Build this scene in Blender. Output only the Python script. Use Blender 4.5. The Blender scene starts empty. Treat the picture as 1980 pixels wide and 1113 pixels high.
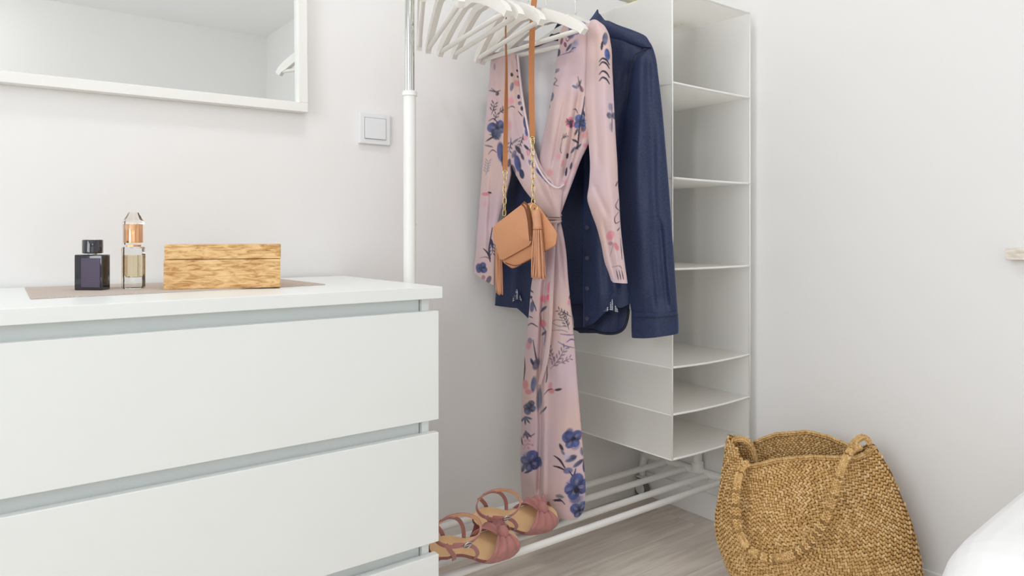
import bpy, bmesh, math, random
import numpy as np
from mathutils import Vector, Matrix

random.seed(7); RNG = np.random.default_rng(7)
SC = bpy.context.scene
COL = SC.collection
A = np.array

# ------------------------------------------------------------------ camera
# pixel frame 1980 x 1113; verticals upright (shift lens), horizon at y=455
F, CX, HY, CAMH = 1364.0, 990.0, 455.0, 0.905
YAW = math.atan2(1364, 1790); SY, CY = math.sin(YAW), math.cos(YAW)
cam_d = bpy.data.cameras.new('camera'); cam = bpy.data.objects.new('camera', cam_d); COL.objects.link(cam)
cam_d.sensor_width = 36.0; cam_d.lens = F / 1980 * 36.0
cam_d.shift_y = -(556.5 - HY) / 1980.0
cam_d.clip_start = 0.05
cam.location = (0, 0, CAMH); cam.rotation_euler = (math.pi / 2, 0, -YAW)
SC.camera = cam

# ------------------------------------------------------------------ view, world
SC.view_settings.view_transform = 'Standard'; SC.view_settings.look = 'None'
SC.view_settings.gamma = 1.0; SC.view_settings.use_curve_mapping = False
SC.view_settings.exposure = -0.20
SC.cycles.diffuse_bounces = 7; SC.cycles.max_bounces = 12
w = bpy.data.worlds.new('daylight'); SC.world = w; w.use_nodes = True
bg = w.node_tree.nodes['Background']; bg.inputs[0].default_value = (0.80, 0.90, 1.0, 1); bg.inputs[1].default_value = 1.0

# room extents (metres): camera stands at x=0, y=0
LAMP_GLOW = 6.5
XL, XR, YB, YF, ZC = -1.60, 1.872, 1.71, -2.33, 2.50

def area_light(name, loc, rot, sx, sy, power, color):
    d = bpy.data.lights.new(name, 'AREA'); d.shape = 'RECTANGLE'; d.size = sx; d.size_y = sy
    d.energy = power; d.color = color
    o = bpy.data.objects.new(name, d); COL.objects.link(o); o.location = loc; o.rotation_euler = rot
    return o
# daylight entering through the two windows of the room (rear wall and left wall)
area_light('rear_window_daylight', (-0.75, YF - 0.12, 1.55), (math.pi / 2, 0, 0), 1.5, 1.35, 6, (0.97, 0.985, 1.0))
area_light('side_window_daylight', (XL - 0.12, 0.05, 1.55), (math.pi / 2, 0, -math.pi / 2), 1.5, 1.35, 41, (0.92, 0.965, 1.0))

# ------------------------------------------------------------------ helpers
def lin(c):
    c = np.asarray(c, float) / 255.0
    return np.where(c <= 0.04045, c / 12.92, ((c + 0.055) / 1.055) ** 2.4)
def L4(c): return tuple(lin(c)) + (1.0,)

def mat(name, rgb, rough=0.5, metal=0.0, spec=0.5, **kw):
    m = bpy.data.materials.new(name); m.use_nodes = True
    b = m.node_tree.nodes['Principled BSDF']
    b.inputs['Base Color'].default_value = L4(rgb); b.inputs['Roughness'].default_value = rough
    b.inputs['Metallic'].default_value = metal; b.inputs['Specular IOR Level'].default_value = spec
    for k, v in kw.items(): b.inputs[k.replace('_', ' ')].default_value = v
    return m
def nd(m, t, **kw):
    n = m.node_tree.nodes.new(t)
    for k, v in kw.items(): setattr(n, k, v)
    return n
def lk(m, a, b): m.node_tree.links.new(a, b)
def BS(m): return m.node_tree.nodes['Principled BSDF']
def add_bump(m, scale=200, strength=0.1, dist=0.001, kind='noise', stretch=(1, 1, 1)):
    tc = nd(m, 'ShaderNodeTexCoord'); mp = nd(m, 'ShaderNodeMapping'); mp.inputs['Scale'].default_value = stretch
    lk(m, tc.outputs['Object'], mp.inputs['Vector'])
    if kind == 'noise':
        t = nd(m, 'ShaderNodeTexNoise'); t.inputs['Scale'].default_value = scale; t.inputs['Detail'].default_value = 4; out = t.outputs['Fac']
    else:
        t = nd(m, 'ShaderNodeTexWave'); t.inputs['Scale'].default_value = scale; t.inputs['Distortion'].default_value = 1.0; out = t.outputs['Fac']
    lk(m, mp.outputs['Vector'], t.inputs['Vector'])
    bp = nd(m, 'ShaderNodeBump'); bp.inputs['Strength'].default_value = strength; bp.inputs['Distance'].default_value = dist
    lk(m, out, bp.inputs['Height']); lk(m, bp.outputs['Normal'], BS(m).inputs['Normal'])
    return mp, t
def add_colvar(m, c1, c2, scale=5, stretch=(1, 1, 1), detail=4, lo=0.3, hi=0.7, distortion=0.0):
    tc = nd(m, 'ShaderNodeTexCoord'); mp = nd(m, 'ShaderNodeMapping'); mp.inputs['Scale'].default_value = stretch
    t = nd(m, 'ShaderNodeTexNoise'); t.inputs['Scale'].default_value = scale; t.inputs['Detail'].default_value = detail
    t.inputs['Distortion'].default_value = distortion
    r = nd(m, 'ShaderNodeValToRGB'); r.color_ramp.elements[0].position = lo; r.color_ramp.elements[1].position = hi
    r.color_ramp.elements[0].color = L4(c1); r.color_ramp.elements[1].color = L4(c2)
    lk(m, tc.outputs['Object'], mp.inputs['Vector']); lk(m, mp.outputs['Vector'], t.inputs['Vector'])
    lk(m, t.outputs['Fac'], r.inputs['Fac']); lk(m, r.outputs['Color'], BS(m).inputs['Base Color'])
    return mp, t, r

ORIG = {}   # object -> world origin of its vertices
def thing(name, label, cat, loc=(0, 0, 0), rotz=0.0, group=None):
    o = bpy.data.objects.new(name, None); COL.objects.link(o); o.empty_display_size = 0.05
    o.location = loc; o.rotation_euler = (0, 0, rotz)
    o['label'] = label; o['category'] = cat
    if group: o['group'] = group
    ORIG[o.name] = A(loc, float)
    return o
def tag(o, label, cat, group=None):
    o['label'] = label; o['category'] = cat
    if group: o['group'] = group
    return o
def obj(name, V, Fc, m, parent=None, smooth=False, local=False, origin=None, kind=None, colors=None, autosmooth=None):
    V = np.asarray(V, float)
    if parent is not None and not local: V = V - ORIG[parent.name]
    if parent is None:
        if origin is None: origin = (V[:, 0].mean(), V[:, 1].mean(), V[:, 2].min())
        V = V - A(origin)
    me = bpy.data.meshes.new(name)
    me.from_pydata(V.tolist(), [], [list(map(int, f)) for f in Fc] if not isinstance(Fc, np.ndarray) else Fc.tolist())
    if colors is not None:
        ca = me.color_attributes.new('print', 'FLOAT_COLOR', 'POINT')
        c4 = np.ones((len(V), 4), np.float32); c4[:, :3] = colors
        ca.data.foreach_set('color', c4.ravel())
    me.materials.append(m)
    if smooth: me.shade_smooth()
    if autosmooth:
        me.shade_smooth(); me.set_sharp_from_angle(angle=math.radians(autosmooth))
    me.update()
    o = bpy.data.objects.new(name, me); COL.objects.link(o)
    if parent is not None:
        o.parent = parent; ORIG[o.name] = ORIG[parent.name] if not local else A((0, 0, 0), float)
        if parent.parent is not None or parent.type == 'MESH': ORIG[o.name] = ORIG[parent.name]
    else:
        o.location = origin; ORIG[o.name] = A(origin, float)
    if kind: o['kind'] = kind
    return o
def struct(o): o['kind'] = 'structure'; return o

def g_box(lo, hi, bev=0.0, seg=2):
    bm = bmesh.new(); bmesh.ops.create_cube(bm, size=1.0)
    lo = A(lo, float); hi = A(hi, float)
    for v in bm.verts: v.co = Vector(((lo + hi) / 2 + A(v.co) * (hi - lo)).tolist())
    if bev > 0: bmesh.ops.bevel(bm, geom=bm.edges[:], offset=bev, segments=seg, affect='EDGES', profile=0.6)
    return g_bm(bm)
def g_bm(bm):
    bm.verts.index_update()
    V = A([v.co[:] for v in bm.verts]); Fc = [[v.index for v in f.verts] for f in bm.faces]; bm.free(); return V, Fc
def join(*gs):
    Vs, Fs, n = [], [], 0
    for V, Fc in gs:
        Vs.append(np.asarray(V, float)); Fs += [[i + n for i in f] for f in Fc]; n += len(V)
    return np.vstack(Vs), Fs
def xf(g, rotz=0, loc=(0, 0, 0), M=None):
    V, Fc = g
    if M is None:
        c, s = math.cos(rotz), math.sin(rotz); M = A([[c, -s, 0], [s, c, 0], [0, 0, 1]])
    return V @ np.asarray(M).T + A(loc), Fc
def smooth_path(P, n, closed=False):
    P = A(P, float); m = len(P); out = []
    def pt(i): return P[i % m] if closed else P[min(max(i, 0), m - 1)]
    segs = m if closed else m - 1
    for k in range(n):
        t = k / (n if closed else n - 1) * segs; i = min(int(t), segs - 1); f = t - i
        p0, p1, p2, p3 = pt(i - 1), pt(i), pt(i + 1), pt(i + 2)
        out.append(0.5 * (2 * p1 + (p2 - p0) * f + (2 * p0 - 5 * p1 + 4 * p2 - p3) * f * f + (3 * p1 - p0 - 3 * p2 + p3) * f ** 3))
    return A(out)
def frames(P, up=None, closed=False):
    P = A(P, float); n = len(P)
    T = (np.roll(P, -1, 0) - np.roll(P, 1, 0)) if closed else np.gradient(P, axis=0)
    T /= np.linalg.norm(T, axis=1)[:, None] + 1e-12
    N = np.zeros_like(P)
    if up is not None:
        up = A(up, float)
        for i in range(n):
            v = (up[i] if up.ndim == 2 else up); v = v - T[i] * v.dot(T[i]); N[i] = v / (np.linalg.norm(v) + 1e-12)
    else:
        a = A((0, 0, 1.0)) if abs(T[0][2]) < 0.9 else A((1.0, 0, 0))
        v = a - T[0] * a.dot(T[0]); N[0] = v / np.linalg.norm(v)
        for i in range(1, n):
            v = N[i - 1] - T[i] * N[i - 1].dot(T[i]); N[i] = v / (np.linalg.norm(v) + 1e-12)
    return T, N, np.cross(T, N)
def g_tube(P, r, seg=12, closed=False, ry=None, up=None, cap=True):
    """swept ellipse: r along N (up), ry along B"""
    P = A(P, float); n = len(P); T, N, B = frames(P, up, closed)
    r = np.broadcast_to(A(r, float), (n,)); ry = r if ry is None else np.broadcast_to(A(ry, float), (n,))
    th = np.arange(seg) / seg * 2 * math.pi
    V = (P[:, None, :] + N[:, None, :] * (np.cos(th)[None, :, None] * r[:, None, None]) + B[:, None, :] * (np.sin(th)[None, :, None] * ry[:, None, None])).reshape(-1, 3)
    Fc = []
    for i in range(n if closed else n - 1):
        a, b = i * seg, ((i + 1) % n) * seg
        for j in range(seg): k = (j + 1) % seg; Fc.append([a + j, a + k, b + k, b + j])
    if cap and not closed:
        Fc.append(list(range(seg))[::-1]); Fc.append([(n - 1) * seg + j for j in range(seg)])
    return V, Fc
def g_rect_sweep(P, wN, wB, up=None, closed=False):
    """swept rectangle, half sizes wN along N(up) and wB along B"""
    P = A(P, float); n = len(P); T, N, B = frames(P, up, closed)
    wN = np.broadcast_to(A(wN, float), (n,)); wB = np.broadcast_to(A(wB, float), (n,))
    V = []
    for i in range(n):
        for a, b in ((1, 1), (-1, 1), (-1, -1), (1, -1)): V.append(P[i] + N[i] * wN[i] * a + B[i] * wB[i] * b)
    Fc = []
    for i in range(n if closed else n - 1):
        a, b = i * 4, ((i + 1) % n) * 4
        for j in range(4): k = (j + 1) % 4; Fc.append([a + j, a + k, b + k, b + j])
    if not closed: Fc += [[3, 2, 1, 0], [(n - 1) * 4 + j for j in range(4)]]
    return A(V), Fc
def g_lathe(prof, seg=32, c=(0, 0, 0)):
    V = []; Fc = []; n = len(prof)
    for r, z in prof:
        for j in range(seg):
            t = 2 * math.pi * j / seg; V.append((c[0] + r * math.cos(t), c[1] + r * math.sin(t), c[2] + z))
    for i in range(n - 1):
        for j in range(seg):
            k = (j + 1) % seg; Fc.append([i * seg + j, i * seg + k, (i + 1) * seg + k, (i + 1) * seg + j])
    Fc.append(list(range(seg))[::-1]); Fc.append([(n - 1) * seg + j for j in range(seg)])
    return A(V), Fc
def g_grid(Pt):
    """Pt: (nv, nu, 3) -> open grid"""
    nv, nu = Pt.shape[:2]; i = np.arange((nv - 1) * (nu - 1)); r = i // (nu - 1); c = i % (nu - 1); a = r * nu + c
    return Pt.reshape(-1, 3), np.stack([a, a + 1, a + nu + 1, a + nu], 1)
def g_ring(Pt):
    nv, nu = Pt.shape[:2]; i = np.arange((nv - 1) * nu); r = i // nu; c = i % nu; a = r * nu + c; b = r * nu + (c + 1) % nu
    return Pt.reshape(-1, 3), np.stack([a, b, b + nu, a + nu], 1)
def g_sphere(c, r, seg=14, rings=9):
    r = np.broadcast_to(A(r, float), (3,)); V = [A((0, 0, 1.0))]
    for i in range(1, rings):
        p = math.pi * i / rings
        for j in range(seg):
            t = 2 * math.pi * j / seg; V.append(A((math.sin(p) * math.cos(t), math.sin(p) * math.sin(t), math.cos(p))))
    V.append(A((0, 0, -1.0))); V = A(V) * r + A(c); Fc = []
    for j in range(seg): Fc.append([0, 1 + j, 1 + (j + 1) % seg])
    for i in range(rings - 2):
        for j in range(seg):
            a = 1 + i * seg; b = a + seg; k = (j + 1) % seg; Fc.append([a + j, b + j, b + k, a + k])
    e = len(V) - 1; a = 1 + (rings - 2) * seg
    for j in range(seg): Fc.append([a + j, e, a + (j + 1) % seg])
    return V, Fc
def g_prism(poly, M, o, t0, t1):
    """2D polygon extruded along third axis; M rows = axes (x, y, depth)"""
    poly = A(poly, float); n = len(poly); M = A(M, float); o = A(o, float); V = []
    for t in (t0, t1):
        for p in poly: V.append(o + M[0] * p[0] + M[1] * p[1] + M[2] * t)
    Fc = [list(range(n))[::-1], [n + i for i in range(n)]] + [[i, (i + 1) % n, n + (i + 1) % n, n + i] for i in range(n)]
    return A(V), Fc
def copy_tree(o, parent=None):
    c = o.copy(); COL.objects.link(c)
    if parent is not None: c.parent = parent
    for ch in list(o.children): copy_tree(ch, c)
    return c

# pixel direction -> point on a known surface
def ray(u, v):
    X = (np.asarray(u, float) - CX) / F; h = (HY - np.asarray(v, float)) / F
    return np.stack([CY * X + SY, -SY * X + CY, h], -1)
def on_y(u, v, y): r = ray(u, v); t = y / r[..., 1]; return r * t[..., None] + A((0, 0, CAMH))
def on_x(u, v, x): r = ray(u, v); t = x / r[..., 0]; return r * t[..., None] + A((0, 0, CAMH))
def on_z(u, v, z): r = ray(u, v); t = (z - CAMH) / r[..., 2]; return r * t[..., None] + A((0, 0, CAMH))
def on_plane(u, v, p0, dirxy):
    """vertical plane through p0 with horizontal direction dirxy"""
    n = A((dirxy[1], -dirxy[0], 0.0)); p0 = A((p0[0], p0[1], 0.0)); r = ray(u, v)
    t = n.dot(p0) / (r @ n); return r * t[..., None] + A((0, 0, CAMH))

# ------------------------------------------------------------------ materials
M = {}
M['wall'] = mat('wall_paint', (239, 238, 237), 0.75, spec=0.25); add_bump(M['wall'], 260, 0.05, 0.0006)
M['ceil'] = mat('ceiling_paint', (244, 244, 244), 0.85, spec=0.2)
M['base'] = mat('baseboard_paint', (240, 240, 238), 0.45)
M['floorbed'] = mat('floor_joint', (120, 108, 98), 0.8)
M['lacquer'] = mat('white_foil', (238, 241, 239), 0.38)
M['lacquer_in'] = mat('white_drawer_side', (236, 242, 241), 0.5)
M['steel'] = mat('white_powder_coat', (240, 240, 237), 0.32)
M['chrome'] = mat('chrome', (214, 216, 212), 0.10, 1.0)
M['plastic'] = mat('white_plastic', (232, 232, 230), 0.35)
M['greyplastic'] = mat('grey_castor', (120, 118, 112), 0.5)
M['hanger'] = mat('white_hanger_paint', (236, 234, 228), 0.35)
M['hook'] = mat('white_hook', (238, 238, 234), 0.25, 0.0)
M['mirror'] = mat('mirror_silver', (244, 247, 246), 0.015, 1.0)
M['frame'] = mat('mirror_frame_white', (240, 239, 235), 0.4)
M['switch'] = mat('switch_plastic', (232, 234, 236), 0.3)
M['gap'] = mat('shadow_gap_grey', (150, 152, 152), 0.7)

# fabrics
def fabric_white():
    m = mat('organiser_fabric', (250, 248, 245), 0.85, spec=0.15)
    nt = m.node_tree; b = BS(m); out = nt.nodes['Material Output']
    tl = nd(m, 'ShaderNodeBsdfTranslucent'); tl.inputs[0].default_value = L4((250, 250, 247))
    tr = nd(m, 'ShaderNodeBsdfTransparent')
    m1 = nd(m, 'ShaderNodeMixShader'); m1.inputs[0].default_value = 0.50
    m2 = nd(m, 'ShaderNodeMixShader'); m2.inputs[0].default_value = 0.14
    lk(m, b.outputs[0], m1.inputs[1]); lk(m, tl.outputs[0], m1.inputs[2])
    lk(m, m1.outputs[0], m2.inputs[1]); lk(m, tr.outputs[0], m2.inputs[2]); lk(m, m2.outputs[0], out.inputs[0])
    add_bump(m, 900, 0.08, 0.0004)
    return m
M['skubb'] = fabric_white()
M['piping'] = mat('organiser_piping', (246, 246, 243), 0.8)
M['denim'] = mat('navy_cotton', (38, 47, 76), 0.55, spec=0.35); BS(M['denim']).inputs['Sheen Weight'].default_value = 0.35; BS(M['denim']).inputs['Sheen Roughness'].default_value = 0.35
BS(M['denim']).inputs['Sheen Tint'].default_value = L4((70, 130, 220))
add_colvar(M['denim'], (33, 41, 68), (45, 56, 90), 260, (1, 1, 1)); add_bump(M['denim'], 700, 0.15, 0.0006)
M['denim_dark'] = mat('navy_edging', (22, 28, 48), 0.6)
M['button'] = mat('navy_button', (30, 36, 60), 0.3)
M['duvet'] = mat('white_duvet_cotton', (248, 248, 248), 0.8, spec=0.2); add_bump(M['duvet'], 25, 0.12, 0.004)

# planks
def wood_floor():
    m = mat('grey_oak_laminate', (176, 164, 152), 0.42)
    mp, t, r = add_colvar(m, (208, 195, 182), (238, 229, 219), 3.2, (1.2, 16, 1), 6, 0.28, 0.72, 0.6)
    oi = nd(m, 'ShaderNodeObjectInfo'); va = nd(m, 'ShaderNodeVectorMath', operation='SCALE'); va.inputs['Scale'].default_value = 1.0
    cb = nd(m, 'ShaderNodeCombineXYZ'); mu = nd(m, 'ShaderNodeMath', operation='MULTIPLY'); mu.inputs[1].default_value = 37.0
    lk(m, oi.outputs['Random'], mu.inputs[0]); lk(m, mu.outputs[0], cb.inputs[0]); lk(m, mu.outputs[0], cb.inputs[1])
    lk(m, cb.outputs[0], mp.inputs['Location'])
    return m
M['plank'] = wood_floor()
# ================================================================== ROOM
def wall_with_hole(name, axis, pos, t, a0, a1, z0, z1, hole=None):
    """axis 'x' -> wall plane at x=pos spanning y a0..a1; 'y' -> plane at y=pos spanning x"""
    def bx(al, ah, zl, zh):
        lo = [0, 0, zl]; hi = [0, 0, zh]
        i = 0 if axis == 'x' else 1; j = 1 - i
        lo[i], hi[i] = min(pos, pos + t), max(pos, pos + t); lo[j], hi[j] = al, ah
        return g_box(lo, hi)
    if hole is None: gs = [bx(a0, a1, z0, z1)]
    else:
        h0, h1, k0, k1 = hole
        gs = [bx(a0, h0, z0, z1), bx(h1, a1, z0, z1), bx(h0, h1, z0, k0), bx(h0, h1, k1, z1)]
    return struct(obj(name, *join(*gs), M['wall'], origin=(0, 0, 0)))
wall_with_hole('wall_back', 'y', YB, 0.12, XL, XR, 0, ZC)
wall_with_hole('wall_right', 'x', XR, 0.12, YF, YB + 0.12, 0, ZC)
wall_with_hole('wall_rear', 'y', YF, -0.12, XL, XR, 0, ZC, (-1.5, 0.0, 0.88, 2.22))
wall_with_hole('wall_left', 'x', XL, -0.12, YF, YB, 0, ZC, (-0.7, 0.8, 0.88, 2.22))
struct(obj('ceiling', *g_box((XL, YF, ZC), (XR, YB, ZC + 0.1)), M['ceil'], origin=(0, 0, 0)))
def window(n, axis, pos, a0, a1, z0, z1):
    i = 0 if axis == 'x' else 1; j = 1 - i
    def bx(al, ah, zl, zh, d0, d1):
        lo = [0, 0, zl]; hi = [0, 0, zh]; lo[i], hi[i] = pos + d0, pos + d1; lo[j], hi[j] = al, ah
        return g_box(lo, hi, 0.003)
    f = 0.05; mid = (a0 + a1) / 2
    o = struct(obj('window_%d' % n, *join(bx(a0, a0 + f, z0, z1, -.03, .03), bx(a1 - f, a1, z0, z1, -.03, .03), bx(a0 + f, a1 - f, z0, z0 + f, -.03, .03),
               bx(a0 + f, a1 - f, z1 - f, z1, -.03, .03), bx(mid - .03, mid + .03, z0 + f, z1 - f, -.03, .03)), M['frame'], origin=(0, 0, 0)))
    return o
window(1, 'y', YF - 0.06, -1.5, 0.0, 0.88, 2.22)
window(2, 'x', XL - 0.06, -0.7, 0.8, 0.88, 2.22)

# floor: bed + separate planks running along x
fl = struct(obj('floor', *g_box((XL, YF, -0.06), (XR, YB, -0.008)), M['floorbed'], origin=(0, 0, 0)))
pw, pl = 0.192, 1.29
row = 0; y = YB - 0.11
meshes = {}
while y > YF - pw:
    off = (row * 0.47) % pl
    x = XL - off
    while x < XR:
        xa, xb = max(x, XL), min(x + pl, XR); ya, yb = max(y, YF), min(y + pw, YB)
        if xb - xa > 0.02 and yb - ya > 0.01:
            key = (round(xb - xa, 3), round(yb - ya, 3))
            if key not in meshes:
                V, Fc = g_box((0, 0, -0.008), (xb - xa - 0.0012, yb - ya - 0.0012, 0.0), 0.0009, 1)
                me = bpy.data.meshes.new('plank'); me.from_pydata(V.tolist(), [], Fc); me.materials.append(M['plank']); meshes[key] = me
            p = bpy.data.objects.new('plank', meshes[key]); COL.objects.link(p); p.parent = fl; p.location = (xa, ya, 0)
        x += pl
    y -= pw; row += 1

def baseboard(name, lo, hi): struct(obj(name, *g_box(lo, hi, 0.003), M['base'], origin=(0, 0, 0)))
baseboard('baseboard_back', (XL, YB - 0.011, 0), (XR, YB, 0.082))
baseboard('baseboard_right', (XR - 0.011, YF, 0), (XR, YB - 0.011, 0.082))

# round flush-mounted ceiling lamps: one above the dresser, one fill lamp added at the back to brighten the rear wall
m_gl = mat('lamp_glow', (255, 250, 240), 0.5); BS(m_gl).inputs['Emission Color'].default_value = (1, 0.99, 0.985, 1); BS(m_gl).inputs['Emission Strength'].default_value = LAMP_GLOW * 5.8
m_fill_gl = m_gl.copy(); BS(m_fill_gl).inputs['Emission Strength'].default_value = LAMP_GLOW * 1.7
for lx, ly, k, gl, lb in ((0.50, 1.02, 0.62, m_gl, 'small round white flush ceiling lamp above the white dresser'), (-0.30, -1.80, 1.0, m_fill_gl, 'large round white fill lamp added on the ceiling near the rear window')):
    lamp = thing('ceiling_lamp', lb, 'lamp', (lx, ly, 2.40))
    obj('lamp_base', *g_lathe([(0.02, 0.098), (0.20 * k, 0.098), (0.20 * k, 0.075), (0.02, 0.075)], 40, (lx, ly, 2.40)), M['frame'], lamp, autosmooth=35)
    obj('lamp_shade', *g_lathe([(0.001, 0.0), (0.10 * k, 0.006), (0.16 * k, 0.025), (0.185 * k, 0.055), (0.188 * k, 0.075)], 40, (lx, ly, 2.40)), gl, lamp, smooth=True)

# ================================================================== DRESSER
DX0, DX1, DY0, DY1, DZ = -0.052, 0.752, 1.222, 1.700, 0.802
dr = thing('dresser', 'large white chest of drawers under the mirror', 'dresser', (0.35, 1.46, 0))
obj('top_panel', *g_box((DX0, DY0 - 0.004, 0.7785), (DX1, DY1, DZ), 0.0012), M['lacquer'], dr)
SX1 = 0.734
for x0 in (DX0 + 0.016, SX1 - 0.016):
    obj('side_panel', *g_box((x0, DY0 + 0.020, 0.0), (x0 + 0.016, DY1, 0.7785), 0.001), M['lacquer'], dr)
obj('back_panel', *g_box((DX0 + 0.033, DY1 - 0.006, 0.02), (SX1 - 0.017, DY1, 0.778)), M['lacquer'], dr)
obj('plinth', *g_box((DX0 + 0.033, DY0 + 0.045, 0.0), (SX1 - 0.017, DY0 + 0.060, 0.04)), M['lacquer'], dr)
for zt, zb in ((0.7535, 0.5345), (0.5085, 0.2885), (0.2625, 0.042)):
    d = obj('drawer', *g_box((DX0 + 0.005, DY0, zb), (DX1 - 0.0065, DY0 + 0.018, zt), 0.0012), M['lacquer'], dr)
    # drawer box behind the front; its upper strip closes the finger groove
    t = 0.012; xa, xb = DX0 + 0.0345, SX1 - 0.0185; ya, yb = DY0 + 0.0185, DY0 + 0.44; z0, z1 = zb + 0.012, zt + 0.0225
    obj('drawer_box', *join(g_box((xa, ya + .010, z0), (xb, ya + .010 + t, z1)), g_box((xa, yb - t, z0), (xb, yb, z1)), g_box((xa, ya + .010 + t, z0), (xa + t, yb - t, z1)),
        g_box((xb - t, ya + .010 + t, z0), (xb, yb - t, z1)), g_box((xa + t, ya + .010 + t, z0), (xb - t, yb - t, z0 + 0.005))), M['lacquer_in'], d)

# table runner on the dresser
def runner_mat():
    m = mat('woven_runner', (196, 182, 172), 0.9, spec=0.1)
    add_colvar(m, (182, 168, 158), (214, 203, 194), 60, (60, 3, 1), 3, 0.35, 0.65)
    return m
RZ = DZ + 0.0022
rc = [(0.072, 1.375), (0.580, 1.402), (0.566, 1.655), (0.078, 1.668)]
V, Fc = g_prism(rc, np.eye(3), (0, 0, 0), DZ + 0.0003, RZ)
tag(obj('table_runner', V, Fc, runner_mat()), 'greyish beige woven runner lying on the dresser top', 'runner')

# ------------------------------------------------------------------ black perfume bottle
def yaw_axes(pa, pb):
    d = A(pb) - A(pa); d[2] = 0; d /= np.linalg.norm(d); return A([d, (-d[1], d[0], 0), (0, 0, 1.0)]).T  # columns: right, away, up
pa, pb = on_z(143, 561, RZ), on_z(198, 561, RZ)
Rb = yaw_axes(pa, pb); c = (pa + pb) / 2 + Rb[:, 1] * 0.013; c[2] = RZ
W2 = np.linalg.norm(pb - pa) / 2
m_blk = mat('smoked_black_glass', (34, 36, 46), 0.08, spec=0.6); BS(m_blk).inputs['Coat Weight'].default_value = 0.5
m_pur = mat('dark_purple_label', (86, 74, 100), 0.4)
def grid_label(m):
    tc = nd(m, 'ShaderNodeTexCoord'); sx = nd(m, 'ShaderNodeSeparateXYZ'); lk(m, tc.outputs['Object'], sx.inputs[0])
    outs = []
    dot = nd(m, 'ShaderNodeVectorMath', operation='DOT_PRODUCT'); dot.inputs[1].default_value = tuple(Rb[:, 0]); lk(m, tc.outputs['Object'], dot.inputs[0])
    for src in (dot.outputs['Value'], sx.outputs[2]):
        a = nd(m, 'ShaderNodeMath', operation='MULTIPLY'); a.inputs[1].default_value = 420.0; lk(m, src, a.inputs[0])
        f = nd(m, 'ShaderNodeMath', operation='FRACT'); lk(m, a.outputs[0], f.inputs[0])
        g = nd(m, 'ShaderNodeMath', operation='GREATER_THAN'); g.inputs[1].default_value = 0.68; lk(m, f.outputs[0], g.inputs[0]); outs.append(g.outputs[0])
    mx = nd(m, 'ShaderNodeMath', operation='MAXIMUM'); lk(m, outs[0], mx.inputs[0]); lk(m, outs[1], mx.inputs[1])
    cm = nd(m, 'ShaderNodeMix', data_type='RGBA'); cm.inputs['A'].default_value = L4((88, 74, 102)); cm.inputs['B'].default_value = L4((58, 48, 70))
    lk(m, mx.outputs[0], cm.inputs['Factor']); lk(m, cm.outputs['Result'], BS(m).inputs['Base Color'])
grid_label(m_pur)
pf = thing('perfume_bottle', 'square black perfume bottle with round black cap on the runner', 'perfume', tuple(c))
zb = RZ
obj('flask', *xf(g_box((-W2, -0.013, 0), (W2, 0.013, 0.0655), 0.0028, 3), M=Rb, loc=c), m_blk, pf, autosmooth=40)
obj('label', *xf(g_box((-W2 + 0.0135, -0.0141, 0.0055), (W2 - 0.004, -0.0129, 0.059), 0.0005), M=Rb, loc=c), m_pur, pf)
obj('neck', *g_lathe([(0.008, 0.0655), (0.008, 0.069)], 20, c), M['chrome'], pf)
cc = c + Rb[:, 0] * 0.0005
obj('cap', *g_lathe([(0.015, 0.0675), (0.0172, 0.0685), (0.0172, 0.0915), (0.0162, 0.0928), (0.001, 0.0928)], 36, cc), m_blk, pf, autosmooth=40)

# ------------------------------------------------------------------ clear perfume bottle
pa, pb = on_z(231, 558.5, RZ), on_z(266, 558.5, RZ)
Rb2 = yaw_axes(pa, pb); c = (pa + pb) / 2; c = c + Rb2[:, 1] * 0.0175; c[2] = RZ
m_glass = mat('clear_glass', (250, 250, 248), 0.02); BS(m_glass).inputs['Transmission Weight'].default_value = 1.0; BS(m_glass).inputs['IOR'].default_value = 1.45
m_acr = mat('clear_cap', (255, 252, 248), 0.03); BS(m_acr).inputs['Transmission Weight'].default_value = 1.0; BS(m_acr).inputs['IOR'].default_value = 1.30
m_gold = mat('rose_gold', (236, 182, 138), 0.18, 1.0)
m_liq = mat('amber_perfume', (250, 236, 204), 0.05); BS(m_liq).inputs['Transmission Weight'].default_value = 0.9; BS(m_liq).inputs['IOR'].default_value = 1.33
def octagon(r, ch): return [(r, -r + ch), (r, r - ch), (r - ch, r), (-r + ch, r), (-r, r - ch), (-r, -r + ch), (-r + ch, -r), (r - ch, -r)]
def g_loft(levels, Mx, loc):
    V = []; Fc = []; n = len(levels[0][1])
    for z, poly in levels:
        for p in poly: V.append((p[0], p[1], z))
    for i in range(len(levels) - 1):
        for j in range(n): k = (j + 1) % n; Fc.append([i * n + j, i * n + k, (i + 1) * n + k, (i + 1) * n + j])
    Fc.append(list(range(n))[::-1]); Fc.append([(len(levels) - 1) * n + j for j in range(n)])
    return xf((A(V), Fc), M=Mx, loc=loc)
p2 = thing('perfume_bottle', 'tall clear glass perfume bottle with rose gold cap beside the wooden box', 'perfume', tuple(c))
r0 = 0.0175
obj('flask', *g_loft([(0.0, octagon(r0 - .0015, .007)), (0.0015, octagon(r0, .0075)), (0.0765, octagon(r0, .0075)), (0.079, octagon(r0 - .002, .007))], Rb2, c), m_glass, p2)
obj('perfume', *g_loft([(0.0215, octagon(r0 - .008, .006)), (0.026, octagon(r0 - .0055, .006)), (0.0635, octagon(r0 - .0055, .006))], Rb2, c), m_liq, p2)
obj('collar', *g_loft([(0.0795, octagon(r0 - .006, .006)), (0.083, octagon(r0 - .006, .006))], Rb2, c), m_gold, p2)
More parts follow.
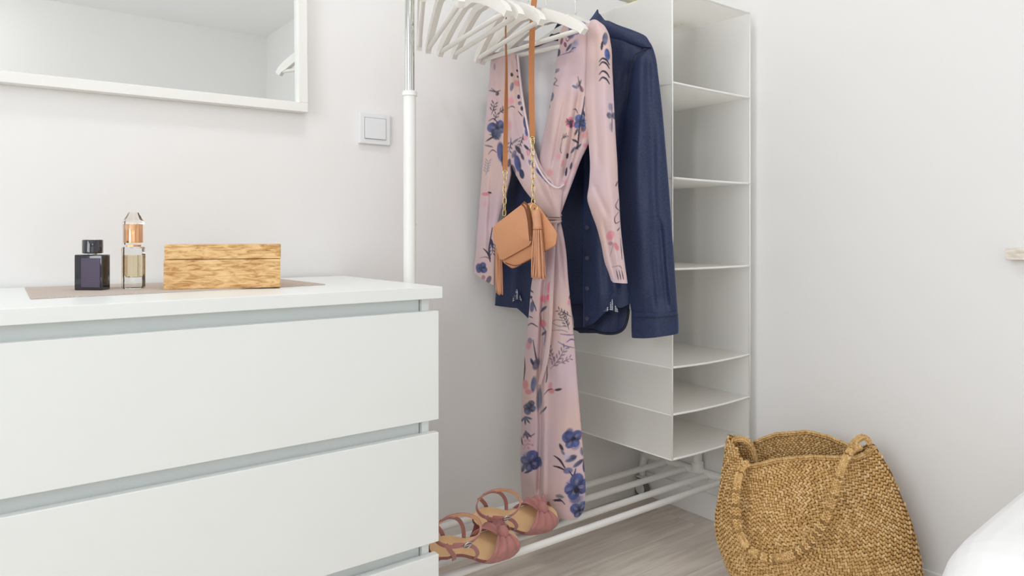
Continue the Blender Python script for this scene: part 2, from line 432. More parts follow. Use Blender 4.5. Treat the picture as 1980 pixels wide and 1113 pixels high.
cp = obj('cap', *g_loft([(0.0835, octagon(r0 - .001, .008)), (0.126, octagon(r0 - .001, .008)), (0.1425, octagon(r0 - .0085, .006)), (0.1445, octagon(r0 - .0095, .005))], Rb2, c), m_acr, p2)
obj('atomiser', *g_lathe([(0.001, 0.0865), (0.0136, 0.087), (0.0136, 0.121), (0.0126, 0.1225), (0.001, 0.1225)], 32, c), m_gold, p2, autosmooth=40)

# ------------------------------------------------------------------ wooden box
def box_wood():
    m = mat('light_mango_wood', (214, 170, 112), 0.45)
    tc = nd(m, 'ShaderNodeTexCoord'); mp = nd(m, 'ShaderNodeMapping'); mp.inputs['Scale'].default_value = (3.0, 1.0, 14.0); mp.inputs['Rotation'].default_value = (0, 0, 0.33)
    lk(m, tc.outputs['Object'], mp.inputs['Vector'])
    n1 = nd(m, 'ShaderNodeTexNoise'); n1.inputs['Scale'].default_value = 12; n1.inputs['Detail'].default_value = 8; n1.inputs['Distortion'].default_value = 0.7; n1.inputs['Roughness'].default_value = 0.65
    lk(m, mp.outputs[0], n1.inputs['Vector'])
    r = nd(m, 'ShaderNodeValToRGB'); e = r.color_ramp.elements
    e[0].position = 0.30; e[0].color = L4((150, 100, 52)); e[1].position = 0.68; e[1].color = L4((236, 200, 148))
    k = e.new(0.45); k.color = L4((205, 158, 98)); k2 = e.new(0.55); k2.color = L4((226, 186, 130))
    lk(m, n1.outputs['Fac'], r.inputs['Fac']); lk(m, r.outputs[0], BS(m).inputs['Base Color'])
    return m
m_wood = box_wood()
pa, pb = on_z(316, 560, RZ), on_z(542, 555.0, RZ)
Rw = yaw_axes(pa, pb); Lw = np.linalg.norm(pb - pa)
wb = thing('wooden_box', 'small pale wooden box with lid on the runner', 'box', tuple(pa))
o = pa.copy(); o[2] = RZ
obj('body', *xf(g_box((0, 0, 0), (Lw, 0.13, 0.0555), 0.0012), M=Rw, loc=o), m_wood, wb)
obj('lid', *xf(g_box((0.0015, -0.0012, 0.0563), (Lw + 0.001, 0.131, 0.0835), 0.0016), M=Rw, loc=o), m_wood, wb)

# ================================================================== MIRROR
mr = thing('wall_mirror', 'large wall mirror in a white wooden frame above the dresser', 'mirror', (0.1, 1.69, 1.20))
ROLL = 0.010
def mrot(g):
    V, Fc = g; p = A((0.651, 0, 1.2075)); d = V - p; c_, s_ = math.cos(-ROLL), math.sin(-ROLL)
    o = d.copy(); o[:, 0] = c_ * d[:, 0] + s_ * d[:, 2]; o[:, 2] = -s_ * d[:, 0] + c_ * d[:, 2]; return o + p, Fc
MX0, MX1, MZ0, MZ1 = -0.55, 0.651, 1.2075, 2.02
fy0, fy1 = 1.679, 1.709; fw = 0.022
for nm, lo, hi in (('frame_rail', (MX0, fy0, MZ0), (MX1, fy1, MZ0 + fw)), ('frame_rail', (MX0, fy0, MZ1 - fw), (MX1, fy1, MZ1)),
                   ('frame_stile', (MX0, fy0, MZ0 + fw), (MX0 + fw, fy1, MZ1 - fw)), ('frame_stile', (MX1 - fw, fy0, MZ0 + fw), (MX1, fy1, MZ1 - fw))):
    obj(nm, *mrot(g_box(lo, hi, 0.001)), M['frame'], mr)
obj('mirror_glass', *mrot(g_box((MX0 + fw * .5, 1.694, MZ0 + fw * .5), (MX1 - fw * .5, 1.698, MZ1 - fw * .5))), M['mirror'], mr)

# light switch
sw = thing('light_switch', 'square white light switch on the back wall beside the rack post', 'switch', (0.8415, 1.709, 1.146))
sx0, sx1, sz0, sz1 = 0.797, 0.886, 1.1455, 1.2275
obj('plate', *g_box((sx0, 1.6995, sz0), (sx1, 1.710, sz1), 0.0025), M['switch'], sw)
obj('rocker_gap', *g_box((sx0 + .0135, 1.6988, sz0 + .0125), (sx1 - .0135, 1.702, sz1 - .0125), 0.0004), M['gap'], sw)
obj('rocker', *g_box((sx0 + .0148, 1.6966, sz0 + .0138), (sx1 - .0148, 1.701, sz1 - .0138), 0.0012), M['switch'], sw)

# ledge on the right wall, above the bed
m_led = mat('pale_travertine', (232, 222, 210), 0.7); add_colvar(m_led, (214, 202, 188), (240, 232, 222), 45, (1, 1, 3), 5, 0.35, 0.6)
tag(obj('wall_ledge', *g_box((XR - 0.034, -0.9, 0.851), (XR - 0.0005, 0.588, 0.877), 0.0015), m_led), 'narrow pale speckled ledge fixed to the wall above the bed', 'ledge')

# ================================================================== CLOTHES RACK
PX, PXR, PYC = 0.800, 1.846, 1.440
rk = thing('clothes_rack', 'white metal clothes rack with chrome posts and a slatted shoe shelf', 'clothes rack', (1.32, PYC, 0))
for px in (PX, PXR):
    p = obj('post', *g_tube([(px, PYC, 0.150), (px, PYC, 1.232)], 0.0145, 24), M['steel'], rk, autosmooth=40)
    obj('collar', *g_lathe([(0.0150, 0), (0.0172, 0.001), (0.0172, 0.011), (0.0150, 0.012)], 28, (px, PYC, 1.226)), M['steel'], p, autosmooth=40)
    obj('chrome_tube', *g_tube([(px, PYC, 1.20), (px, PYC, 1.60)], 0.0110, 24), M['chrome'], rk, autosmooth=40)
    s = 1 if px == PX else -1
    for z in (0.93,):
        obj('bolt', *g_tube([(px + s * 0.0135, PYC, z), (px + s * 0.0160, PYC, z)], 0.003, 12), M['chrome'], p, autosmooth=40)
    for k in range(9 if px == PXR else 0):
        z = 0.60 + 0.068 * k
        obj('peg_hole', *g_tube([(px + s * 0.0140, PYC - 0.004, z), (px + s * 0.0147, PYC - 0.004, z)], 0.0032, 10), M['greyplastic'], p)
    fb = obj('foot_bar', *g_tube(smooth_path([(px, 1.225, 0.098), (px, 1.235, 0.135), (px, 1.26, 0.150), (px, 1.44, 0.150), (px, 1.64, 0.150), (px, 1.665, 0.135), (px, 1.675, 0.098)], 40), 0.0125, 16), M['steel'], rk, smooth=True)
    obj('joint', *g_lathe([(0.0145, 0), (0.019, 0.002), (0.019, 0.03), (0.0145, 0.034)], 24, (px, PYC, 0.148)), M['steel'], fb, autosmooth=40)
    for cy in (1.225, 1.675):
        cs = obj('castor', *join(g_tube([(px - s * -0.004 - 0.008, cy, 0.030), (px - s * -0.004 + 0.008, cy, 0.030)], 0.0295, 28)), M['greyplastic'], rk, autosmooth=40)
        obj('hub_cap', *join(g_tube([(px + s * 0.004 - 0.0105, cy, 0.030), (px + s * 0.004 + 0.0105, cy, 0.030)], 0.020, 24)), M['plastic'], cs, autosmooth=40)
        obj('fork', *join(g_box((px + s * .004 - .013, cy - .012, .026), (px + s * .004 - .0095, cy + .012, .068), .001), g_box((px + s * .004 + .0095, cy - .012, .026), (px + s * .004 + .013, cy + .012, .068), .001), g_box((px + s * .004 - .013, cy - .012, .062), (px + s * .004 + .013, cy + .012, .072), .001), g_tube([(px, cy, .070), (px, cy, .104)], .010, 16)), M['plastic'], cs)
RODS = (1.336, 1.402, 1.488, 1.571); RODZ, RODR = 0.146, 0.0092
for ry in RODS:
    obj('shelf_rod', *g_tube([(PX, ry, RODZ), (PXR - 0.006, ry, RODZ)], RODR, 18), M['steel'], rk, autosmooth=40)
    for px in (PX + 0.014, PXR - 0.014):
        obj('rod_socket', *g_tube([(px - 0.002, ry, RODZ), (px + 0.002, ry, RODZ)], RODR + 0.002, 18), M['steel'], rk, autosmooth=40)
RAILZ = 1.600
obj('hanging_rail', *g_tube([(PX - 0.02, PYC, RAILZ), (PXR + 0.018, PYC, RAILZ)], 0.0125, 20), M['chrome'], rk, autosmooth=40)

# ================================================================== HANGING ORGANISER
OX0, OX1, OY0, OY1, OZ0, OZ1 = 1.479, 1.827, 1.236, 1.686, 0.306, 1.562
og = thing('hanging_organiser', 'tall white fabric hanging organiser with open shelves next to the navy shirt', 'organiser', (1.653, PYC, OZ0))
def panel_grid(fn, nu, nv): return A([[fn(i / (nu - 1), j / (nv - 1)) for i in range(nu)] for j in range(nv)])
def thick(Pt, t, axis):
    d = A([0, 0, 0.0]); d[axis] = t
    nv, nu = Pt.shape[:2]; V = np.vstack([Pt.reshape(-1, 3), Pt.reshape(-1, 3) + d]); n = nu * nv; Fc = []
    for r in range(nv - 1):
        for c_ in range(nu - 1):
            a = r * nu + c_; Fc += [[a, a + 1, a + nu + 1, a + nu], [n + a + nu, n + a + nu + 1, n + a + 1, n + a]]
    per = list(range(nu)) + [r * nu + nu - 1 for r in range(1, nv)] + [(nv - 1) * nu + c_ for c_ in range(nu - 2, -1, -1)] + [r * nu for r in range(nv - 2, 0, -1)]
    for k in range(len(per)): a, b = per[k], per[(k + 1) % len(per)]; Fc.append([b, a, a + n, b + n])
    return V, Fc
SH = [OZ1, 1.311, 1.0565, 0.813, 0.551, 0.4255, OZ0]
def sidepanel(x, s):
    def fn(u, v):
        z = OZ0 + (OZ1 - OZ0) * v
        k = min(range(6), key=lambda i: abs((SH[i] + SH[i + 1]) / 2 - z)); hi, lo = SH[k], SH[k + 1]
        t = min(max((z - lo) / (hi - lo), 0), 1); b = 0.006 * math.sin(math.pi * t) * math.sin(math.pi * u)
        return (x + s * b, OY0 + (OY1 - OY0) * u, z)
    return panel_grid(fn, 14, 73)
obj('side_panel', *g_grid(sidepanel(OX0, 1)), M['skubb'], og, smooth=True)
obj('side_panel', *g_grid(sidepanel(OX1, -1)), M['skubb'], og, smooth=True)
obj('back_panel', *g_grid(panel_grid(lambda u, v: (OX0 + .002 + (OX1 - OX0 - .002) * u, OY1, OZ0 + (OZ1 - OZ0) * v), 8, 20)), M['skubb'], og, smooth=True)
for i, z in enumerate(SH):
    sag = 0.0 if i == 0 else (0.001 if i < 4 else 0.004)
    # fabric shelf over a card insert: front edge dips a little between its ends
    def fn(u, v, z=z, sag=sag): return (OX0 + .003 + (OX1 - OX0 - .0045) * u, OY0 + .001 + (OY1 - OY0 - .002) * v, z - sag * (4 * u * (1 - u)) * (0.35 + 0.65 * (1 - v)))
    s = obj('top_panel' if i == 0 else 'shelf', *thick(panel_grid(fn, 18, 8), 0.004, 2), M['skubb'], og, smooth=False)
    P = A([fn(t, 0) for t in np.linspace(0, 1, 24)]) + A((0, -0.0005, 0.002))
    obj('piping', *g_tube(P, 0.0032, 8), M['piping'], s, smooth=True)
    if 0 < i:
        obj('seam', *g_rect_sweep([(OX0 - 0.0004, OY0 + .002, z), (OX0 - 0.0004, OY1 - .002, z)], 0.0016, 0.0009, up=(0, 0, 1)), M['piping'], og)
for x in (OX0, OX1 + .001):
    obj('edge_binding', *g_tube([(x, OY0, OZ0), (x, OY0, OZ1)], 0.0022, 8), M['piping'], og, smooth=True)
for y in (1.325, 1.60):
    for x in (1.56, 1.75):
        P = smooth_path([(x, PYC - .03, OZ1 + .003), (x, PYC - .02, RAILZ), (x, PYC, RAILZ + .019), (x, PYC + .02, RAILZ), (x, PYC + .03, OZ1 + .003)], 20) if y == 1.325 else None
        if P is not None: obj('hanging_loop', *g_rect_sweep(P, 0.001, 0.02, up=None), mat('loop_tape', (222, 214, 160), 0.8), og)

# ================================================================== HANGERS
def build_hanger(name, label, loc, rotz, group=None):
    """local: hook over the rail at z=0 (rail centre), arms along local y, tips at z=-0.222"""
    t = thing(name, label, 'hanger', loc, rotz, group)
    P = smooth_path([(0, 0.020, -0.022), (0, 0.0215, 0.0), (0, 0.015, 0.016), (0, 0.0, 0.022), (0, -0.015, 0.0155), (0, -0.0205, 0.0), (0, -0.013, -0.020), (0, 0, -0.034), (0, 0, -0.085)], 48)
    obj('hook', *g_tube(P, 0.0021, 10), M['hook'], t, smooth=True, local=True)
    # curved wooden arm, one piece from tip to tip
    ys = np.linspace(-0.203, 0.203, 45); a = np.abs(ys) / 0.203
    z = -0.112 - 0.090 * (0.55 * a + 0.45 * a ** 2) - 0.006 * (a > 0.97)
    xs = -0.012 * a ** 2 * 0
    P = np.stack([ys * 0, ys, z], 1)
    V, Fc = g_rect_sweep(P, np.where(a > 0.9, 0.0115 - 0.003 * (a - 0.9) / 0.1, 0.0125 + 0.009 * np.clip(1 - a * 7, 0, 1)), 0.0072, up=(0, 0, 1))
    obj('shoulder_arm', V, Fc, M['hanger'], t, local=True, autosmooth=50)
    obj('trouser_bar', *g_tube([(0, -0.186, -0.200), (0, 0.186, -0.200)], 0.0060, 12), M['hanger'], t, local=True, autosmooth=50)
    for s in (-1, 1):
        obj('notch', *g_box((-0.0064, s * 0.150 - 0.004, -0.164), (0.0064, s * 0.150 + 0.004, -0.155), 0.0015), M['hanger'], t, local=True)
    return t
HG = 'bare white hangers on the rail'
hang = [(0.830, 0.50), (0.889, 0.36), (0.968, -0.17), (1.008, -0.195), (1.078, -0.225), (1.151, 0.045)]
hlab = ['bare white hanger next to the chrome rack post', 'bare white hanger hanging second from the chrome rack post', 'bare white hanger hanging third from the chrome rack post',
        'bare white hanger hanging fourth from the chrome rack post', 'bare white hanger just before the handbag strap', 'bare white hanger between the handbag strap and floral dress']
h0 = None
for (hx, hr), lb in zip(hang, hlab):
    # rotz turns local y (towards the wall) ; positive swings the wall-side tip to -x
    if h0 is None: h0 = build_hanger('clothes_hanger', lb, (hx, PYC, RAILZ), -hr, HG)
    else:
        h = copy_tree(h0); h.location = (hx, PYC, RAILZ); h.rotation_euler = (0, 0, -hr if hr > 0.2 else hr); h['label'] = lb
# ================================================================== GARMENT TOOLS
def interp_rows(rows, v):
    rows = A(rows, float); 
    # smooth monotone-ish interpolation of left/right outlines
    def ci(col):
        x = rows[:, 0]; y = rows[:, col]; m = np.gradient(y, x); i = np.clip(np.searchsorted(x, v) - 1, 0, len(x) - 2)
        h = x[i + 1] - x[i]; t = (v - x[i]) / h
        return (2 * t ** 3 - 3 * t ** 2 + 1) * y[i] + (t ** 3 - 2 * t ** 2 + t) * h * m[i] + (-2 * t ** 3 + 3 * t ** 2) * y[i + 1] + (t ** 3 - t ** 2) * h * m[i + 1]
    return ci(1), ci(2)
def view_dir(u):
    r = ray(u, HY); r[2] = 0; return r / np.linalg.norm(r)
def cloth_piece(rows, plane, tf, tb, step=1.5, creases=(), dv=None, noise=0.0012, back=True, power=0.55, vstep=None, phase=0.0, offset=0.0):
    """tube of cloth whose outline (rows of v, uL, uR) lies on a hanging plane.
    tf / tb = bulge towards / away from the viewer side (metres at full width); creases = (poly of (v,u), width px, depth m)"""
    v0, v1 = rows[0][0], rows[-1][0]; vstep = vstep or step
    nv = max(8, int((v1 - v0) / vstep)); wmax = max(r[2] - r[1] for r in rows); nu = max(8, int(wmax / step))
    vs = np.linspace(v0, v1, nv); uL, uR = interp_rows(rows, vs)
    t = np.linspace(0, 1, nu); t = 0.5 - 0.5 * np.cos(math.pi * t) * 0.35 + (t - 0.5) * 0.65
    t = (t - t[0]) / (t[-1] - t[0])
    U = uL[:, None] + (uR - uL)[:, None] * t[None, :]; Vv = np.repeat(vs[:, None], nu, 1)
    if dv is not None:
        f = np.clip((Vv - dv[0]) / (v1 - dv[0]), 0, 1); Vv = Vv + f ** 1.5 * np.interp(U, [p[0] for p in dv[1]], [p[1] for p in dv[1]])
    prof = np.sin(math.pi * np.clip(t, 0, 1)) ** power
    wr = ((uR - uL) / wmax)[:, None] ** 0.7
    D = tf * prof[None, :] * wr
    for poly, cw, cd in creases:
        poly = A(sorted(poly), float); uc = np.interp(vs, poly[:, 0], poly[:, 1], left=np.nan, right=np.nan)
        fade = np.clip(np.minimum(vs - poly[0, 0], poly[-1, 0] - vs) / 25.0, 0, 1)
        g = np.exp(-((U - uc[:, None]) / cw) ** 2) * fade[:, None]; D = D + cd * np.nan_to_num(g)
    edge = np.minimum(1, prof * 1.2)[None, :]
    D = D + noise * edge * (np.sin(U * 0.13 + Vv * 0.031 + phase) + 0.7 * np.sin(U * 0.071 - Vv * 0.047 + phase * 2 + 1) + 0.5 * np.sin(U * 0.29 + Vv * 0.012 + 3 + phase))
    P = on_plane(U, Vv, *plane)
    dirn = -view_dir(float(U.mean()))
    Pf = P + dirn * (D + offset)[..., None]
    if not back: 
        V, Fc = g_grid(Pf); return V, Fc, U.ravel(), Vv.ravel()
    Db = -tb * prof[None, :] * wr
    Pb = (P + dirn * (Db + offset)[..., None])[:, ::-1]
    ring = np.concatenate([Pf, Pb[:, 1:-1]], 1)
    Ur = np.concatenate([U, U[:, ::-1][:, 1:-1]], 1); Vr = np.concatenate([Vv, Vv[:, ::-1][:, 1:-1]], 1)
    V, Fc = g_ring(ring); return V, Fc, Ur.ravel(), Vr.ravel()

# ================================================================== FLORAL PRINT (colour of the cloth itself)
NAVY, BLUE, SLATE, DARK = lin((38, 44, 80)), lin((76, 92, 148)), lin((104, 114, 142)), lin((48, 44, 60))
CORAL, ROSE, LILAC, GREY, WINE = lin((206, 122, 128)), lin((222, 120, 150)), lin((186, 176, 204)), lin((140, 136, 148)), lin((110, 58, 76))
class Print:
    def __init__(s, U, V, base=None):
        s.U, s.V = U, V
        n = np.sin(U * .045 + V * .021) * .5 + np.sin(U * .021 - V * .033 + 2) * .5
        a, b = lin((211, 182, 175)), lin((205, 181, 190))
        if base is not None: a, b = base
        s.C = a + (b - a) * (0.5 + 0.5 * n)[:, None]
    def blend(s, idx, f, col): s.C[idx] = s.C[idx] * (1 - f[:, None]) + np.asarray(col) * f[:, None]
    def ell(s, cx, cy, rx, ry, ang=0, col=NAVY, a=1.0, soft=0.16, grad=None):
        R = max(rx, ry) * 1.4; idx = np.where((abs(s.U - cx) < R) & (abs(s.V - cy) < R))[0]
        if not len(idx): return
        c_, s_ = math.cos(ang), math.sin(ang); dx, dy = s.U[idx] - cx, s.V[idx] - cy
        x = (dx * c_ + dy * s_) / rx; y = (-dx * s_ + dy * c_) / ry; r = np.sqrt(x * x + y * y)
        f = np.clip((1 - r) / soft, 0, 1) * a
        cc = np.asarray(col)
        if grad is not None: cc = cc + (np.asarray(grad) - cc) * np.clip(0.5 + 0.5 * (x + 0.3 * np.sin(y * 7)), 0, 1)[:, None]
        s.C[idx] = s.C[idx] * (1 - f[:, None]) + cc * f[:, None]
    def line(s, pts, w=1.4, col=DARK, a=1.0, taper=True):
        P = smooth_path(pts, max(8, len(pts) * 6)); n = len(P)
        for i in range(n - 1):
            p, q = P[i], P[i + 1]; ww = w * (1 - 0.6 * abs(2 * i / n - 1)) if taper else w
            x0, x1, y0, y1 = min(p[0], q[0]) - 3, max(p[0], q[0]) + 3, min(p[1], q[1]) - 3, max(p[1], q[1]) + 3
            idx = np.where((s.U > x0) & (s.U < x1) & (s.V > y0) & (s.V < y1))[0]
            if not len(idx): continue
            d = q - p; L = d.dot(d) + 1e-9; tt = np.clip(((s.U[idx] - p[0]) * d[0] + (s.V[idx] - p[1]) * d[1]) / L, 0, 1)
            r = np.hypot(s.U[idx] - p[0] - tt * d[0], s.V[idx] - p[1] - tt * d[1]); f = np.clip(ww + 0.5 - r, 0, 1) * a
            s.blend(idx, f, col)
    def flower(s, cx, cy, r, ang=0.0, c1=NAVY, c2=BLUE, n=4):
        for k in range(n):
            t = ang + k * 2 * math.pi / n + .25 * math.sin(k * 2.3 + cx); rr = r * (1 + .16 * math.sin(k * 1.7 + cy))
            s.ell(cx + math.cos(t) * rr * .50, cy + math.sin(t) * rr * .50, rr * .60, rr * .56, t, c1, .96, .16, c2)
        for k in range(n):
            t = ang + k * 2 * math.pi / n + .25 * math.sin(k * 2.3 + cx)
            s.ell(cx + math.cos(t) * r * .46, cy + math.sin(t) * r * .46, r * .34, r * .20, t, LILAC, .45, .8)
            for d in (-.35, 0, .35): s.line([(cx + math.cos(t + d) * r * .15, cy + math.sin(t + d) * r * .15), (cx + math.cos(t + d) * r * .62, cy + math.sin(t + d) * r * .62)], .6, DARK, .55)
            s.line([(cx + math.cos(t + .75) * r * .2, cy + math.sin(t + .75) * r * .2), (cx + math.cos(t + .75) * r * .85, cy + math.sin(t + .75) * r * .85)], .8, NAVY, .7)
        s.ell(cx, cy, r * .22, r * .17, ang, lin((34, 34, 46)), .95)
    def leaf(s, cx, cy, l, ang, col=SLATE, wd=.32):
        s.ell(cx, cy, l, l * wd, ang, col, .95, .3, NAVY if col is SLATE else None)
        s.line([(cx - math.cos(ang) * l, cy - math.sin(ang) * l), (cx + math.cos(ang) * l, cy + math.sin(ang) * l)], .6, DARK, .7)
    def sprig(s, x, y, ang, l, n=5, col=DARK, leafl=6):
        ex, ey = x + math.cos(ang) * l, y + math.sin(ang) * l; s.line([(x, y), ((x + ex) / 2 + l * .06, (y + ey) / 2), (ex, ey)], .9, col)
        for k in range(n):
            f = (k + 1) / n; px, py = x + (ex - x) * f, y + (ey - y) * f
            for sd in (-1, 1):
                a = ang + sd * .75; s.ell(px + math.cos(a) * leafl * .8, py + math.sin(a) * leafl * .8, leafl * .75, leafl * .26, a, col, .8, .4)

def paint(pr):
    f, lf, e, l, sp = pr.flower, pr.leaf, pr.ell, pr.line, pr.sprig
    # -- near shoulder and front
    f(1118, 60, 17, .4, lin((92, 86, 140)), lin((140, 130, 180))); e(1104, 70, 9, 12, .3, NAVY, .9, .3, BLUE); e(1112, 92, 8, 14, .5, SLATE, .8, .4, LILAC); lf(1100, 96, 10, 2.2)
    e(1086, 82, 3, 7, .2, WINE, .9); e(1093, 90, 3, 6, -.3, WINE, .9); l([(1094, 78), (1097, 84), (1103, 79)], .8, WINE); e(1080, 103, 4, 8, .1, NAVY, .95); l([(1082, 109), (1095, 107), (1108, 104)], .9, lin((110, 100, 140)))
    l([(1100, 107), (1108, 98), (1113, 97)], .8, NAVY)
    e(1077, 138, 7, 5, -.4, DARK, .85, .4, GREY); e(1071, 134, 4, 3, .5, DARK); l([(1072, 150), (1077, 158), (1070, 163), (1080, 170)], .8, DARK); l([(1060, 172), (1066, 165), (1074, 163)], .8, DARK)
    e(1067, 188, 5, 10, .15, NAVY, .95, .25, SLATE); e(1061, 206, 3, 5, 0, NAVY)
    e(1118, 168, 5, 11, .5, GREY, .7, .4, DARK); e(1111, 173, 6, 3, .3, SLATE); e(1124, 176, 4, 7, -.4, WINE, .7); l([(1117, 152), (1120, 165), (1125, 180)], .8, DARK); l([(1124, 158), (1118, 172)], .7, DARK)
    f(1101, 240, 10, .2, CORAL, ROSE); e(1104, 247, 3, 5, .3, DARK, .8)
    f(1122, 238, 13, .8, lin((44, 74, 126)), lin((76, 110, 170))); l([(1130, 190), (1127, 215), (1120, 250), (1117, 290)], 1.8, NAVY); lf(1118, 285, 9, 2.4); lf(1112, 275, 8, .6, DARK); e(1131, 262, 7, 11, .4, CORAL, .6, .5); e(1131, 282, 5, 4, 0, ROSE, .6)
    l([(1108, 216), (1113, 214), (1117, 222)], .8, DARK); sp(1086, 272, -.6, 10, 3, DARK, 4); e(1097, 303, 2.5, 6, .2, DARK); l([(1096, 325), (1094, 340)], 2, NAVY); e(1080, 305, 6, 9, .2, ROSE, .45, .6); e(1064, 335, 9, 10, 0, CORAL, .5, .6); e(1092, 352, 7, 5, 0, ROSE, .5, .6); e(1112, 322, 5, 10, .5, CORAL, .35, .6)
    # -- near sleeve
    e(1170, 84, 6, 15, .1, NAVY, .95, .25, SLATE); e(1174, 114, 6, 13, -.1, lin((62, 98, 170)), .95, .25, NAVY); e(1164, 98, 2.5, 10, .1, DARK)
    for yy, w_ in ((126, 8), (133, 7), (150, 10), (162, 11)): l([(1159, yy + 3), (1165, yy - 3), (1173, yy), (1178, yy + 7)], 2.0, DARK, .85)
    e(1180, 212, 5, 9, 0, SLATE, .7, .4); e(1178, 229, 6, 7, 0, DARK, .9, .3, SLATE); e(1187, 228, 4, 7, 0, NAVY, .8); e(1181, 250, 4, 10, 0, GREY, .7, .4); l([(1183, 205), (1183, 260)], .7, DARK)
    l([(1194, 352), (1190, 362)], 1.0, DARK); l([(1196, 385), (1190, 400), (1197, 408)], .9, DARK); l([(1196, 410), (1188, 422), (1190, 432), (1198, 428)], .9, DARK); l([(1198, 440), (1193, 446)], .9, DARK)
    e(1180, 455, 9, 12, .5, ROSE, .75, .35, CORAL); e(1191, 476, 5, 10, -.5, CORAL, .85, .3); e(1180, 470, 5, 4, 0, lin((150, 80, 120)), .6); l([(1186, 470), (1179, 495)], .7, GREY); l([(1199, 460), (1202, 500)], .8, DARK); l([(1183, 515), (1196, 512), (1202, 518)], .9, lin((150, 120, 110)))
    for x_ in (1191, 1196, 1201): l([(x_, 520), (x_ + 4, 538)], .9, DARK)
    # -- far sleeve and far front
    e(957, 133, 2, 7, 0, SLATE, .7); lf(952, 178, 8, .3, GREY); e(962, 184, 4, 4, 0, DARK, .9); l([(950, 172), (960, 180), (968, 178)], .8, DARK)
    sp(950, 224, -1.3, 20, 3, DARK, 7); sp(962, 222, -.6, 16, 3, DARK, 6); sp(955, 236, -1.2, 12, 2, DARK, 6)
    f(962, 250, 17, .3); e(960, 262, 11, 12, 0, NAVY, .9, .3, SLATE); e(968, 296, 8, 22, -.1, lin((66, 88, 150)), .95, .25, NAVY); e(974, 318, 5, 16, -.2, NAVY, .9); lf(948, 270, 11, -.5, DARK, .2); lf(945, 284, 9, .3, GREY, .25)
    sp(939, 340, -1.4, 26, 5, GREY, 6); e(939, 376, 9, 4, .05, CORAL, .9, .3); e(947, 373, 4, 2, .2, DARK)
    l([(952, 440), (946, 480), (948, 500)], 1.8, DARK); l([(935, 480), (944, 490), (948, 505)], 1.8, DARK); lf(951, 470, 10, 1.4, NAVY); l([(928, 498), (940, 496), (948, 502)], 1.0, WINE, .6)
    f(930, 517, 11, .5); e(926, 516, 7, 9, 0, BLUE, .9, .3, NAVY); e(945, 540, 5, 9, .4, NAVY, .8); e(935, 535, 4, 5, 0, WINE, .6)
    e(990, 173, 4, 10, .2, SLATE, .8, .3, NAVY); e(1000, 165, 8, 7, .3, CORAL, .75, .4); e(988, 200, 9, 11, 0, ROSE, .5, .6); e(985, 245, 7, 12, 0, ROSE, .45, .6); l([(982, 214), (990, 210), (996, 213)], .9, DARK, .7)
    e(1003, 191, 3, 5, 0, NAVY); e(1005, 203, 4, 5, .3, NAVY, .9, .3, SLATE); e(1009, 213, 3, 5, 0, NAVY); l([(1002, 219), (1010, 228)], 1.0, DARK); e(1016, 240, 5, 14, -.1, NAVY, .95, .25, lin((92, 86, 140))); e(1018, 258, 4, 10, -.1, lin((60, 80, 150)), .9, .3, NAVY)
    lf(996, 276, 9, -.6, GREY); e(1015, 270, 6, 6, 0, CORAL, .6, .4); lf(1002, 292, 11, 1.0, DARK, .4); lf(1018, 288, 8, .8, DARK, .4); e(1001, 318, 7, 19, -.2, lin((70, 90, 160)), .95, .25, NAVY); e(1009, 338, 5, 10, -.2, NAVY); e(1021, 298, 4, 7, 0, CORAL, .6); l([(1024, 290), (1028, 304)], 1.0, NAVY)
    e(984, 316, 4, 9, .2, DARK, .8); e(992, 330, 5, 12, -.3, NAVY, .9); e(1044, 336, 5, 14, -.75, NAVY, .95, .3, BLUE); e(1058, 352, 10, 4, .6, NAVY, .9, .3, BLUE); e(1050, 344, 5, 4, .5, BLUE, .7)
    # -- more foliage on the fronts
    sp(1012, 262, 1.9, 26, 4, DARK, 5); sp(988, 268, 1.7, 24, 3, DARK, 6); e(994, 300, 5, 9, .4, SLATE, .8, .3, NAVY); e(1026, 318, 4, 9, -.5, BLUE, .8, .3, NAVY); lf(1010, 305, 8, 1.2, DARK, .4); e(990, 150, 3, 4, 0, DARK); e(1000, 140, 2, 2.5, 0, DARK); e(1001, 152, 2, 2.5, 0, WINE)
    l([(945, 236), (955, 232), (962, 240)], 1.2, DARK); l([(944, 300), (952, 292), (960, 296)], 1.0, WINE); sp(946, 262, .3, 16, 3, DARK, 5); e(938, 395, 4, 8, .2, ROSE, .35, .6); sp(950, 462, 1.5, 26, 4, NAVY, 6)
    lf(1128, 222, 8, 1.3, NAVY, .35); lf(1114, 258, 8, 2.0, DARK, .35); e(1128, 250, 6, 8, .3, BLUE, .8, .3, NAVY); lf(1108, 292, 8, 2.2, SLATE, .4); lf(1104, 322, 8, 1.8, SLATE, .35); e(1088, 318, 3, 8, .3, CORAL, .6); l([(1090, 262), (1084, 290), (1086, 300)], .9, DARK, .7)
    # -- skirt
    e(1047, 500, 6, 18, 0, ROSE, .3, .7); lf(1027, 562, 6, .6, NAVY); e(1029, 592, 5, 13, .1, NAVY, .9, .3, BLUE); l([(1025, 570), (1034, 590), (1037, 600)], 1.0, NAVY); lf(1026, 612, 5, .3, SLATE); e(1026, 574, 4, 3, 0, NAVY)
    e(1061, 555, 3, 12, .1, ROSE, .95); e(1052, 578, 11, 8, .3, ROSE, .75, .4); e(1060, 573, 4, 6, 0, lin((226, 80, 130)), .9); lf(1051, 597, 10, -.8, SLATE, .3); l([(1044, 604), (1047, 628), (1055, 640), (1052, 665)], 1.6, SLATE); e(1050, 625, 8, 8, 0, CORAL, .85, .35); lf(1052, 643, 8, -.9, NAVY, .3); l([(1020, 630), (1028, 624), (1040, 630)], 1.2, DARK)
